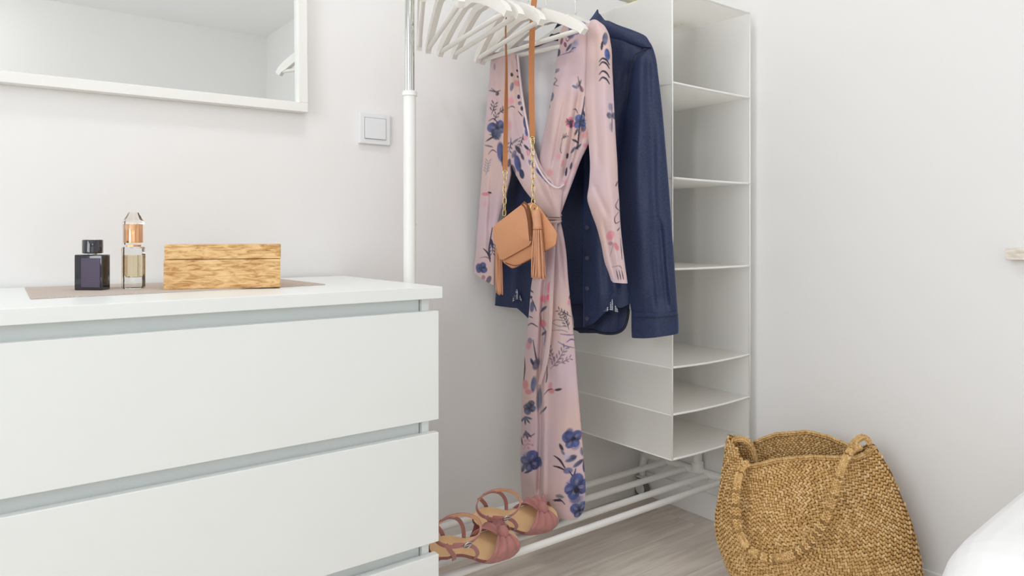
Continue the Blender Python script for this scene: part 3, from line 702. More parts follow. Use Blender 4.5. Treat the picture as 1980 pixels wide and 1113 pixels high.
    sp(1104, 612, -2.6, 26, 4, DARK, 6); sp(1100, 636, -2.0, 30, 5, DARK, 7); l([(1065, 622), (1075, 616), (1092, 618), (1100, 614)], 1.1, GREY); l([(1067, 622), (1080, 628), (1098, 630)], 1.1, GREY); l([(1066, 637), (1085, 636), (1098, 641)], .9, GREY)
    l([(1083, 643), (1098, 646), (1110, 647)], 1.2, lin((120, 110, 150))); l([(1078, 657), (1092, 666), (1110, 672)], 1.2, lin((120, 110, 150))); l([(1095, 660), (1104, 655), (1111, 658)], 1.4, lin((110, 100, 140))); e(1103, 573, 3, 6, .4, DARK, .8); e(1100, 584, 3, 7, .2, ROSE, .7)
    sp(1064, 710, -.95, 46, 6, lin((120, 96, 112)), 8); sp(1078, 700, -.35, 24, 3, lin((120, 96, 112)), 6); sp(1072, 700, -1.9, 30, 4, lin((120, 96, 112)), 6)
    e(1023, 664, 6, 14, .2, CORAL, .75, .4); e(1025, 657, 5, 6, 0, SLATE, .8); l([(1031, 655), (1036, 685), (1040, 705)], 1.6, lin((70, 66, 96))); e(1037, 702, 8, 13, .3, DARK, .85, .3, SLATE); lf(1029, 697, 8, 1.2, NAVY, .4); l([(1014, 690), (1015, 710), (1013, 735)], 1.3, DARK)
    e(1032, 740, 6, 18, .1, lin((60, 74, 128)), .9, .3, SLATE); e(1016, 742, 7, 11, .1, CORAL, .8, .35); e(1022, 755, 8, 6, 0, CORAL, .8, .35); e(1064, 742, 4, 8, .2, CORAL, .6); e(1066, 752, 7, 6, .3, CORAL, .85, .35); lf(1079, 749, 8, -.15, DARK, .38); l([(1052, 758), (1060, 750), (1068, 748)], 1.0, DARK); lf(1053, 785, 6, -.9, SLATE); l([(1044, 800), (1050, 790), (1057, 782)], 1.0, DARK); l([(1057, 690), (1058, 720), (1056, 735)], 1.4, DARK, .7)
    e(1043, 770, 7, 26, .1, lin((112, 112, 132)), .8, .35, SLATE)
    f(1023, 786, 12, .2, NAVY, SLATE); e(1028, 776, 7, 6, 0, DARK, .8)
    for a_ in (.2, .8, 1.5, 2.2): lf(1015 + math.cos(a_) * 7, 803 + math.sin(a_) * 9, 8, a_, SLATE, .3)
    for a_ in (.7, 1.3, 2.0): lf(1017 + math.cos(a_) * 6, 830 + math.sin(a_) * 9, 9, a_, SLATE, .3)
    l([(1018, 842), (1028, 838), (1034, 834)], .9, WINE)
    for x_, y_ in ((1014, 842), (1024, 848), (1012, 858), (1022, 862), (1030, 856), (1016, 850), (1034, 868)): e(x_, y_, 3, 2.4, .4, CORAL, .85, .4)
    l([(1012, 868), (1020, 855), (1030, 856)], .8, CORAL); l([(1008, 845), (1010, 858)], 1.4, DARK)
    f(1025, 888, 20, .15); e(1020, 880, 11, 13, .3, BLUE, .5, .5); lf(1012, 903, 10, 1.9, SLATE, .4); lf(1020, 908, 8, 2.6, NAVY, .3)
    f(1107, 846, 19, .7); e(1100, 835, 10, 13, .2, NAVY, .8, .3, BLUE); e(1112, 858, 12, 11, .2, BLUE, .6, .4)
    e(1110, 845, 3.5, 3.5, 0, lin((30, 30, 44)), 1); lf(1085, 858, 9, 1.1, DARK, .4); lf(1088, 868, 7, 1.0, GREY, .5); lf(1104, 882, 13, -.3, SLATE, .55); lf(1118, 893, 13, -.5, SLATE, .4); e(1096, 876, 8, 8, 0, LILAC, .7, .4)
    l([(1071, 874), (1082, 882), (1092, 898)], 2.0, DARK); l([(1070, 894), (1080, 896), (1092, 902)], 1.8, DARK); e(1098, 904, 11, 7, .1, lin((90, 90, 140)), .9, .3, SLATE); l([(1100, 905), (1108, 915), (1113, 902)], 1.6, NAVY); lf(1125, 872, 9, 1.4, GREY, .5); e(1131, 900, 5, 15, 0, NAVY, .9)
    f(1112, 938, 24, .1); e(1103, 932, 13, 12, .2, BLUE, .5, .5); e(1112, 960, 14, 12, .2, lin((70, 92, 150)), .8, .4, NAVY); e(1115, 944, 6, 6, 0, lin((28, 30, 44)), 1)
    lf(1082, 952, 9, .2, GREY, .6); lf(1078, 960, 10, .1, DARK, .3); l([(1072, 962), (1082, 958), (1092, 968)], 1.2, NAVY); f(1120, 984, 17, .6); e(1122, 965, 8, 14, .5, SLATE, .6, .4); e(1125, 790, 3, 8, 0, DARK, .7); e(1124, 810, 3, 9, 0, CORAL, .6); e(1127, 840, 3, 12, 0, CORAL, .6)
    return pr.C

m_dress = mat('floral_satin', (220, 190, 190), 0.48, spec=0.35)
ca = nd(m_dress, 'ShaderNodeVertexColor'); ca.layer_name = 'print'; lk(m_dress, ca.outputs['Color'], BS(m_dress).inputs['Base Color'])
BS(m_dress).inputs['Sheen Weight'].default_value = 0.15; add_bump(m_dress, 40, 0.10, 0.003)
m_lin = mat('dress_inside', (206, 204, 206), 0.6)
cb_ = nd(m_lin, 'ShaderNodeVertexColor'); cb_.layer_name = 'print'; lk(m_lin, cb_.outputs['Color'], BS(m_lin).inputs['Base Color'])

# ------------------------------------------------------------------ dress
DP = ((1.212, 1.44), (-0.224, 0.975))
ds = thing('dress', 'pink floral wrap dress with long sleeves hanging on a white hanger', 'dress', (1.212, 1.44, 0.17))
def dpiece(name, rows, tf, tb, creases=(), m=None, base=None, paintit=True, parent=None, **kw):
    kw.setdefault('step', 1.12)
    V, Fc, U, Vv = cloth_piece(rows, DP, tf, tb, creases=creases, **kw)
    pr = Print(U, Vv, base)
    C = paint(pr) if paintit else pr.C
    return obj(name, V, Fc, m or m_dress, parent or ds, smooth=True, colors=C)
# inside of the back, seen through the neckline
dpiece('back_panel', [(72, 982, 1090), (110, 970, 1110), (180, 975, 1120), (260, 990, 1120), (340, 1010, 1100), (400, 1045, 1085)], 0.002, 0.02, [([(90, 1030), (300, 1045)], 14, 0.006), ([(90, 1060), (280, 1052)], 8, -0.006)], m_lin,
       (lin((196, 196, 200)), lin((210, 206, 210))), False, step=3, offset=-0.035, back=True, dv=None)
V, Fc, U, Vv = cloth_piece([(70, 978, 1094), (74, 978, 1094), (79, 978, 1094)], DP, 0.001, 0.003, step=2.5, offset=-0.033, dv=(-400, [(978, 16), (1005, 13), (1040, 5), (1070, -8), (1094, -18)]))
obj('neckband', V, Fc, m_dress, ds, smooth=True, colors=np.tile(lin((96, 66, 86)), (len(V), 1)))
dpiece('front_panel', [(42, 1104, 1128), (48, 1092, 1146), (60, 1084, 1156), (100, 1079, 1157), (150, 1072, 1156), (220, 1060, 1150), (275, 1048, 1139), (310, 1043, 1123), (350, 1046, 1108), (382, 1056, 1096), (418, 1062, 1083)], 0.030, 0.03,
       [([(60, 1142), (140, 1140), (230, 1142)], 9, -0.012), ([(150, 1108), (260, 1096), (340, 1078), (400, 1070)], 7, 0.010), ([(170, 1122), (290, 1103), (360, 1088)], 5, -0.012), ([(210, 1128), (300, 1112), (370, 1092)], 6, 0.008), ([(130, 1090), (300, 1060), (350, 1056)], 7, 0.007), ([(180, 1096), (330, 1068)], 4, -0.008), ([(240, 1130), (330, 1105), (380, 1088)], 4, -0.010)], offset=0.0)
dpiece('front_panel', [(106, 951, 996), (120, 951, 1000), (150, 955, 1004), (200, 962, 1013), (250, 972, 1023), (290, 981, 1034), (320, 989, 1046), (340, 998, 1060), (356, 1007, 1077), (366, 1013, 1086), (385, 1028, 1086), (405, 1046, 1084), (420, 1059, 1083)], 0.022, 0.02,
       [([(110, 966), (200, 972), (300, 990)], 5, -0.007), ([(110, 985), (230, 998), (330, 1022)], 5, 0.006), ([(120, 975), (260, 990)], 5, 0.005), ([(330, 1030), (400, 1062)], 5, -0.006), ([(340, 1050), (410, 1072)], 5, 0.006)], offset=0.016, phase=1.0)
# rolled edge of the wrap, crossing to the waist
P = on_plane(A([1001, 1009, 1020, 1033, 1046, 1062, 1078, 1090]), A([108, 180, 245, 305, 335, 356, 365, 358]), *DP) - view_dir(1040) * A([.018, .024, .026, .030, .034, .038, .038, .026])[:, None]
V, Fc = g_tube(smooth_path(P, 60), 0.0035, 8, ry=0.0025); obj('neckline_edge', V, Fc, m_dress, ds, smooth=True, colors=np.tile(lin((226, 208, 212)), (len(V), 1)))
dpiece('sleeve', [(46, 1142, 1156), (54, 1139, 1167), (66, 1137, 1175), (90, 1136, 1181), (140, 1134, 1184), (200, 1133, 1187), (260, 1137, 1190), (330, 1141, 1194), (360, 1139, 1195), (385, 1136, 1197), (410, 1143, 1198), (440, 1154, 1200), (470, 1162, 1203), (510, 1170, 1208), (542, 1181, 1213)], 0.030, 0.028,
       [([(70, 1152), (200, 1150), (330, 1158)], 6, -0.006), ([(340, 1140), (385, 1160), (430, 1180)], 6, -0.005), ([(100, 1165), (300, 1172), (480, 1190)], 9, 0.005), ([(420, 1165), (500, 1180), (540, 1190)], 4, -0.006), ([(440, 1180), (540, 1200)], 4, 0.005)], offset=0.024, phase=2.0, dv=(500, [(1175, -8), (1185, 2), (1213, 4)]))
dpiece('sleeve', [(108, 950, 957), (125, 948, 962), (160, 946, 970), (200, 942, 977), (250, 937, 984), (300, 934, 990), (340, 931, 988), (380, 928, 978), (420, 925, 966), (460, 922, 959), (500, 919, 957), (530, 916, 956), (536, 917, 956)], 0.026, 0.02,
       [([(140, 958), (300, 962), (450, 944)], 6, -0.007), ([(170, 968), (350, 972)], 5, 0.006), ([(320, 945), (520, 932)], 6, 0.006), ([(300, 950), (500, 946)], 5, -0.006)], offset=0.004, phase=3.0, dv=(470, [(916, -8), (930, 0), (945, 10), (957, 16)]))
SKROWS = [(416, 1060, 1084), (432, 1060, 1085), (445, 1057, 1088), (480, 1046, 1094), (540, 1029, 1099), (600, 1023, 1105), (660, 1017, 1111), (730, 1011, 1116), (800, 1008, 1122), (850, 1007, 1126), (900, 1006, 1130), (960, 1008, 1132), (990, 1010, 1128), (1006, 1013, 1117)]
dpiece('skirt', SKROWS, 0.030, 0.028,
       [([(425, 1066), (560, 1052), (740, 1043), (820, 1046), (980, 1042)], 5, -0.022), ([(520, 1040), (700, 1026), (950, 1022)], 9, 0.006), ([(430, 1076), (600, 1082), (980, 1086)], 16, 0.006), ([(560, 1062), (740, 1052), (980, 1050)], 5, 0.010), ([(440, 1072), (540, 1068), (620, 1064)], 4, -0.008), ([(450, 1080), (560, 1090)], 4, -0.005)], offset=-0.006, phase=4.0, dv=(860, [(1008, -26), (1060, -16), (1105, -4), (1125, 0)]))
# tie belt: wound waist, knot and hanging tail
for k, (vv, w_) in enumerate(((414, 14.5), (421, 13.5), (428, 14))):
    cpt = on_plane(A(1071.5), A(vv), *DP); dx = A((DP[1][0], DP[1][1], 0)) ; dn = -view_dir(1071)
    th = np.linspace(0, 2 * math.pi, 40, endpoint=False); rr = w_ / F * 1.78
    P = cpt + dx * (np.cos(th) * rr * 1.1)[:, None] + dn * (np.sin(th) * rr * 1.0)[:, None] + A((0, 0, 1.0)) * (0.003 * np.cos(th + k))[:, None]
    V, Fc = g_tube(P, 0.0042, 10, closed=True); pr = Print(np.full(len(V), 1071.0) + V[:, 1] * 60, np.full(len(V), 420.0))
    obj('belt', V, Fc, m_dress, ds, smooth=True, colors=pr.C)
dpiece('belt_tail', [(432, 1070, 1077), (470, 1066, 1074), (560, 1062, 1070), (640, 1058, 1066), (700, 1049, 1058), (736, 1041, 1047)], 0.003, 0.002, offset=0.042, paintit=False, step=1.6, phase=5.0)
dh = copy_tree(h0); dh.location = (1.212, PYC, RAILZ); dh.rotation_euler = (0, 0, 0.226); dh.scale = (1, 0.86, 1); dh['label'] = 'white hanger inside the pink floral dress'; dh['group'] = 'hangers carrying clothes'

# ------------------------------------------------------------------ shirt
SPn = ((1.389, 1.232), (-0.339, 0.941))
st = thing('shirt', 'navy blue long-sleeved shirt with collar hanging behind the floral dress', 'shirt', (1.31, 1.44, 0.65))
def spiece(name, rows, tf, tb, creases=(), m=None, parent=None, **kw):
    kw.setdefault('step', 2.5)
    V, Fc, U, Vv = cloth_piece(rows, SPn, tf, tb, creases=creases, **kw)
    return obj(name, V, Fc, m or M['denim'], parent or st, smooth=True)
spiece('back_panel', [(50, 1140, 1182), (60, 1112, 1206), (72, 1080, 1240), (92, 1048, 1253), (130, 1025, 1246), (200, 1005, 1228), (300, 990, 1220), (400, 977, 1218), (500, 965, 1218), (588, 958, 1219)], 0.002, 0.028, [([(100, 1100), (580, 1100)], 30, -0.01)], offset=-0.020)
spiece('front_panel', [(54, 1148, 1182), (60, 1140, 1206), (72, 1138, 1240), (92, 1136, 1253), (130, 1134, 1246), (200, 1132, 1228), (300, 1130, 1220), (400, 1129, 1218), (500, 1128, 1218), (560, 1128, 1219), (588, 1128, 1219)], 0.026, 0.012,
       [([(120, 1215), (300, 1190), (560, 1205)], 12, -0.012), ([(200, 1160), (420, 1152), (580, 1160)], 12, 0.010), ([(300, 1182), (580, 1190)], 8, 0.008)], dv=(420, [(1128, 44), (1150, 34), (1165, 18), (1185, 2), (1200, 6), (1219, -2)]), offset=0.004)
spiece('front_panel', [(70, 1062, 1086), (92, 1048, 1080), (130, 1025, 1076), (200, 1005, 1072), (300, 990, 1066), (400, 977, 1062), (500, 965, 1058), (560, 959, 1056), (588, 957, 1055)], 0.022, 0.012,
       [([(400, 1010), (580, 995)], 10, -0.010), ([(300, 1030), (580, 1024)], 10, 0.008)], dv=(420, [(957, 2), (1000, 6), (1012, 16), (1022, 26), (1055, 40)]), offset=0.002)
tl_ = spiece('back_tail', [(560, 1100, 1216), (600, 1104, 1218), (622, 1108, 1215), (640, 1112, 1205), (647, 1120, 1192)], 0.004, 0.004, [([(570, 1150), (645, 1152)], 8, -0.008)], offset=-0.035, step=2)
P = on_plane(A([1108, 1122, 1145, 1160, 1180, 1197, 1208, 1214, 1217]), A([638, 641, 641, 646, 648, 645, 636, 620, 600]), *SPn) + view_dir(1160) * 0.030
obj('hem_edge', *g_tube(smooth_path(P, 40), 0.0035, 8), M['denim_dark'], tl_, smooth=True)
P = on_plane(A([990, 992, 1002, 1014, 1026, 1040]), A([582, 586, 590, 600, 614, 622]), *SPn) - view_dir(1000) * 0.012
obj('hem_edge', *g_tube(smooth_path(P, 30), 0.003, 8), M['denim_dark'], st, smooth=True)
slv = spiece('sleeve', [(86, 1248, 1258), (94, 1240, 1262), (110, 1231, 1267), (150, 1221, 1273), (200, 1211, 1279), (300, 1197, 1288), (400, 1194, 1296), (500, 1204, 1303), (560, 1214, 1307), (602, 1221, 1310)], 0.036, 0.030,
       [([(110, 1252), (350, 1262), (600, 1278)], 9, -0.008), ([(100, 1240), (300, 1232), (580, 1240)], 14, 0.008), ([(420, 1275), (600, 1290)], 5, -0.009), ([(480, 1262), (600, 1272)], 4, -0.006), ([(500, 1288), (600, 1300)], 4, 0.006)], offset=0.012, phase=1.5)
cf = spiece('cuff', [(600, 1221, 1310), (612, 1221, 1311), (640, 1221.5, 1312), (646, 1222, 1312)], 0.040, 0.032, offset=0.012, dv=(600, [(1221, 5), (1245, 3), (1312, -4)]))
P = on_plane(np.linspace(1222, 1311, 30), np.linspace(611, 607, 30), *SPn) - view_dir(1265) * (0.013 + 0.040 * np.sin(np.linspace(0, math.pi, 30)) ** .55)[:, None]
obj('stitching', *g_tube(P, 0.0009, 6), M['denim_dark'], cf)
P = on_plane(A([1256, 1240, 1226, 1220, 1212]), A([97, 106, 116, 140, 200]), *SPn) - view_dir(1240) * A([.020, .038, .040, .036, .030])[:, None]
obj('armhole_seam', *g_tube(smooth_path(P, 30), 0.0018, 8), M['denim_dark'], slv, smooth=True)
# yoke over the shoulder
spiece('yoke', [(46, 1152, 1178), (54, 1142, 1196), (64, 1150, 1224), (74, 1168, 1246), (84, 1196, 1254), (92, 1224, 1258), (97, 1240, 1259)], 0.010, 0.03, offset=0.026, step=2)
def leaf_poly(name, pts, off, t=0.004):
    pts = A(pts, float); P = on_plane(pts[:, 0], pts[:, 1], *SPn) - view_dir(pts[:, 0].mean()) * A(off)[:, None] if np.ndim(off) else on_plane(pts[:, 0], pts[:, 1], *SPn) - view_dir(pts[:, 0].mean()) * off
    n = len(P); d = view_dir(pts[:, 0].mean()) * t; V = np.vstack([P, P + d])
    Fc = [list(range(n)), [n + i for i in range(n)][::-1]] + [[i, n + i, n + (i + 1) % n, (i + 1) % n] for i in range(n)]
    return obj(name, V, Fc, M['denim'], st)
leaf_poly('collar', [(1138, 60), (1147, 42), (1157, 25), (1160, 27), (1168, 40), (1177, 52), (1168, 64), (1150, 70)], A([.02, .012, .0, .0, .012, .030, .040, .036]), 0.006)
leaf_poly('collar', [(1062, 72), (1068, 62), (1078, 44), (1086, 50), (1090, 66), (1076, 74)], A([.01, .0, -.004, -.004, .006, .01]), 0.005)
P = on_plane(A([1078, 1092, 1115, 1138, 1157]), A([46, 50, 52, 44, 27]), *SPn) + view_dir(1110) * A([0., .04, .05, .04, 0.])[:, None]
obj('collar_stand', *g_rect_sweep(smooth_path(P, 30), 0.014, 0.0015, up=(0, 0, 1)), M['denim'], st, smooth=True)
m_chk = mat('white_check_gusset', (230, 232, 238), 0.8)
tc = nd(m_chk, 'ShaderNodeTexCoord'); vo = nd(m_chk, 'ShaderNodeTexVoronoi'); vo.inputs['Scale'].default_value = 230; vo.inputs['Randomness'].default_value = 0.1
rp = nd(m_chk, 'ShaderNodeValToRGB'); rp.color_ramp.interpolation = 'CONSTANT'; rp.color_ramp.elements[0].color = L4((236, 238, 242)); rp.color_ramp.elements[1].position = 0.36; rp.color_ramp.elements[1].color = L4((38, 46, 76))
lk(m_chk, tc.outputs['Object'], vo.inputs['Vector']); lk(m_chk, vo.outputs['Distance'], rp.inputs['Fac']); lk(m_chk, rp.outputs[0], BS(m_chk).inputs['Base Color'])
for pts, off in (([(1166, 600), (1176, 590), (1184, 576), (1190, 588), (1197, 601), (1180, 597)], .034), ([(990, 582), (994, 568), (999, 556), (1004, 566), (1010, 580), (1000, 576)], .030)):
    g = leaf_poly('hem_gusset', pts, off, 0.002); g.data.materials.clear(); g.data.materials.append(m_chk)
for k in range(4):
    pb_ = on_plane(A(1135.), A(440 + 58. * k), *SPn) - view_dir(1119) * 0.024
    obj('button', *g_tube([pb_, pb_ - view_dir(1119) * 0.003], 0.0055, 16), M['button'], st, autosmooth=40)
sh = copy_tree(h0); sh.location = (1.318, PYC, RAILZ); sh.rotation_euler = (0, 0, 0.345); sh['label'] = 'white hanger inside the navy blue shirt'; sh['group'] = 'hangers carrying clothes'
# ================================================================== HANDBAG
HP = ((1.110, 1.42), (-0.10, 0.995))
m_lea = mat('tan_leather', (206, 146, 106), 0.5); add_bump(m_lea, 350, 0.10, 0.0006)
m_lea2 = mat('tan_strap_leather', (182, 118, 68), 0.45)
m_tas = mat('tan_suede', (206, 150, 116), 0.8)
m_brass = mat('pale_gold', (224, 200, 140), 0.22, 1.0)
m_seam_shade = mat('dark_bag_seam_shade', (120, 72, 40), 0.7)
hb = thing('handbag', 'small tan leather shoulder bag with chain strap and tassels hanging from the rail', 'handbag', (1.11, 1.42, 0.74))
def hpt(u, v, off=0.0):
    u = np.asarray(u, float); return on_plane(u, np.asarray(v, float), *HP) - view_dir(1015) * np.asarray(off, float)[..., None]
def puffy(poly, off0, depth, inset=0.93, bev=3, mid=0.0):
    """polygon solid with rounded rim: front face at off0, back at off0-depth"""
    poly = A(poly, float); c0 = poly.mean(0); P = smooth_closed(poly); n = len(P); rings = []
    rb = min(0.010, depth / 2)
    for k in range(bev + 1):
        a = k / bev * math.pi / 2; rings.append((inset + (1 - inset) * math.sin(a), off0 - rb * (1 - math.cos(a))))
    for k in range(bev, -1, -1):
        a = k / bev * math.pi / 2; rings.append((inset + (1 - inset) * math.sin(a), off0 - depth + rb * (1 - math.cos(a))))
    V = []
    for s, o_ in rings:
        q = c0 + (P - c0) * s; V.append(hpt(q[:, 0], q[:, 1], np.full(n, o_)))
    V = [r for r in V]; m = len(V); cf_ = hpt(c0[0], c0[1], A(off0 + mid)); cbk = hpt(c0[0], c0[1], A(off0 - depth))
    VV = np.vstack(V + [cf_[None], cbk[None]]); Fc = []
    for i in range(m - 1):
        for j in range(n): k = (j + 1) % n; Fc.append([i * n + j, (i + 1) * n + j, (i + 1) * n + k, i * n + k])
    for j in range(n): k = (j + 1) % n; Fc.append([m * n, j, k]); Fc.append([m * n + 1, (m - 1) * n + k, (m - 1) * n + j])
    return VV, Fc
def smooth_closed(poly, r=0.18):
    out = []; n = len(poly)
    for i in range(n):
        p, a, b = poly[i], poly[i - 1], poly[(i + 1) % n]
        q0, q1 = p + (a - p) * r, p + (b - p) * r
        for t in (0, .33, .67, 1): out.append((1 - t) ** 2 * q0 + 2 * t * (1 - t) * p + t * t * q1)
    return A(out)
body = obj('body', *puffy([(957, 441), (1016, 395), (1030, 391), (1044, 401), (1078, 450), (1075, 474), (1056, 484), (992, 520), (972, 506)], 0.026, 0.055), m_lea, hb, autosmooth=50)
# flap: bent sheet covering most of the front, with the gap's shade painted as a dark strip at its right edge
V, Fc = puffy([(953.5, 438), (1012, 393.5), (1018, 398), (1028, 467), (1024, 474), (968.5, 505), (955, 462)], 0.036, 0.008, inset=0.975)
flp = obj('flap', V, Fc, m_lea, hb, autosmooth=50)
P = hpt([1012, 1019, 1024, 1026, 1028], [394, 403, 425, 445, 465], A([.030] * 5)) 
obj('flap_shade', *g_rect_sweep(smooth_path(P, 20), 0.004, 0.006, up=tuple(-view_dir(1015))), m_seam_shade, flp, smooth=True)
P = hpt([978, 1000, 1030, 1056], [507, 512, 498, 484], A([.029, .030, .030, .029])); obj('base_seam', *g_tube(smooth_path(P, 24), 0.0012, 6), m_seam_shade, body, smooth=True)
P = hpt([1033, 1030, 1034], [402, 440, 490], A([.031, .032, .031])); obj('gusset_seam', *g_tube(smooth_path(P, 24), 0.0010, 6), m_seam_shade, body, smooth=True)
# leather straps meeting over the rail
rail_top = A((1.110, PYC, RAILZ + 0.0155))
def strap(us, vs, ups, half):
    P = [rail_top] + [A((1.110, PYC + (-0.0175 if us[0] > 1000 else 0.0175), RAILZ - 0.004))] + list(hpt(us, vs, np.zeros(len(us))))
    P = smooth_path(P, 60); up = A([ups[0] + (ups[1] - ups[0]) * (k / 59) ** 3 for k in range(60)])
    return g_rect_sweep(P, 0.0011, half, up=up)
vd = -view_dir(1010)
obj('strap', *strap([1032, 1030, 1028, 1028, 1029.5], [-20, 30, 110, 190, 266], (vd, vd), 0.0072), m_lea2, hb)
obj('strap', *strap([984, 978, 979, 978, 976.5], [-10, 50, 130, 240, 331], (A((0.787, -0.617, 0)), vd), 0.0062), m_lea2, hb)
def chain(us, vs, n, link):
    P = smooth_path(hpt(us, vs, np.full(len(us), 0.006)), n + 1)
    for i in range(n):
        a, b = P[i], P[i + 1]; T = (b - a) / np.linalg.norm(b - a); mid = (a + b) / 2; L = np.linalg.norm(b - a) * 0.5 + 0.0022
        side = np.cross(T, vd); side /= np.linalg.norm(side); dirw = side if i % 2 == 0 else (vd * .85 + side * .5)
        th = np.linspace(0, 2 * math.pi, 16, endpoint=False); R = 0.0042
        pts = mid + T * (np.sign(np.sin(th)) * np.abs(np.sin(th)) ** .7 * L)[:, None] + dirw * (np.sign(np.cos(th)) * np.abs(np.cos(th)) ** .8 * R)[:, None]
        obj('chain_link', *g_tube(pts, 0.0012, 7, closed=True), m_brass, hb, smooth=True)
def ring(u, v, r, off):
    c_ = hpt(u, v, A(off)); s_ = np.cross(A((0, 0, 1.0)), vd); th = np.linspace(0, 2 * math.pi, 20, endpoint=False)
    obj('ring', *g_tube(c_ + s_ * (np.cos(th) * r)[:, None] + A((0, 0, 1.0)) * (np.sin(th) * r)[:, None], 0.0014, 8, closed=True), m_brass, hb, smooth=True)
chain([1030, 1030, 1031, 1031], [270, 310, 350, 394], 11, 0.0105); ring(1032, 402, 0.0085, 0.034); ring(1029.5, 268, 0.005, 0.003)
chain([977, 975.5, 976, 975], [339, 365, 390, 416], 7, 0.0105); ring(976.5, 334, 0.006, 0.003)
def tassel(u0, v0, u1, v1, v2, wcap, wbot, off, n):
    s_ = np.cross(A((0, 0, 1.0)), vd); s_ = s_ if s_.dot(A((CY, -SY, 0))) > 0 else -s_
    a, b = hpt(u0, v0, A(off)), hpt(u1, v1, A(off)); 
    T = obj('tassel', *g_tube(np.linspace(a, b, 8), [wcap * .6, wcap * .9, wcap, wcap, wcap, wcap, wcap * 1.04, wcap * 1.02], 18), m_tas, hb, smooth=True)
    obj('binding', *g_tube([b + A((0, 0, .0045)), b + A((0, 0, .0015))], wcap * 1.1, 18), m_lea, T, smooth=True)
    gs = []; ptop = b
    for k in range(n):
        an = 2 * math.pi * k / n; rr = wcap * (0.85 if k % 2 else 0.5)
        p0 = ptop + s_ * math.cos(an) * rr + vd * math.sin(an) * rr
        p1 = hpt(u1 + 2, v2 - RNG.uniform(0, 6), A(off)) + s_ * math.cos(an) * wbot * (1 if k % 2 else .55) + vd * math.sin(an) * wbot * .8
        pm = (p0 + p1) / 2 + s_ * RNG.uniform(-.002, .002)
        gs.append(g_tube(smooth_path([p0, pm, p1], 10), 0.0021, 6))
    obj('fringe', *join(*gs), m_tas, T, smooth=True, kind='stuff')
tassel(1036, 407, 1039, 444, 538, 0.0105, 0.0165, 0.048, 22)
tassel(964, 455, 963, 482, 572, 0.008, 0.0085, -0.026, 16)

# ================================================================== SANDALS
m_sue = mat('dusty_rose_suede', (178, 122, 117), 0.85, spec=0.15); BS(m_sue).inputs['Sheen Weight'].default_value = 0.3; add_bump(m_sue, 300, 0.1, 0.0008)
m_sol = mat('mauve_sole_edge', (150, 92, 92), 0.6); m_ins = mat('tan_insole', (236, 196, 148), 0.5); m_strl = mat('strap_lining', (224, 178, 140), 0.55)
m_sil = mat('silver_buckle', (200, 196, 194), 0.2, 1.0); m_heel = mat('rose_heel', (164, 84, 78), 0.5)
def sole_z(x): # x 0 heel .. 0.235 toe
    t = np.clip((np.asarray(x, float) - 0.035) / 0.115, 0, 1); return 0.048 * (1 - (3 * t * t - 2 * t ** 3)) + 0.004 * np.clip((np.asarray(x) - .19) / .045, 0, 1) ** 2
def sole_w(x):
    return np.interp(x, [0, .004, .012, .03, .07, .10, .15, .18, .205, .222, .231, .235], [.004, .014, .021, .026, .0235, .025, .0365, .0385, .036, .027, .016, .004])
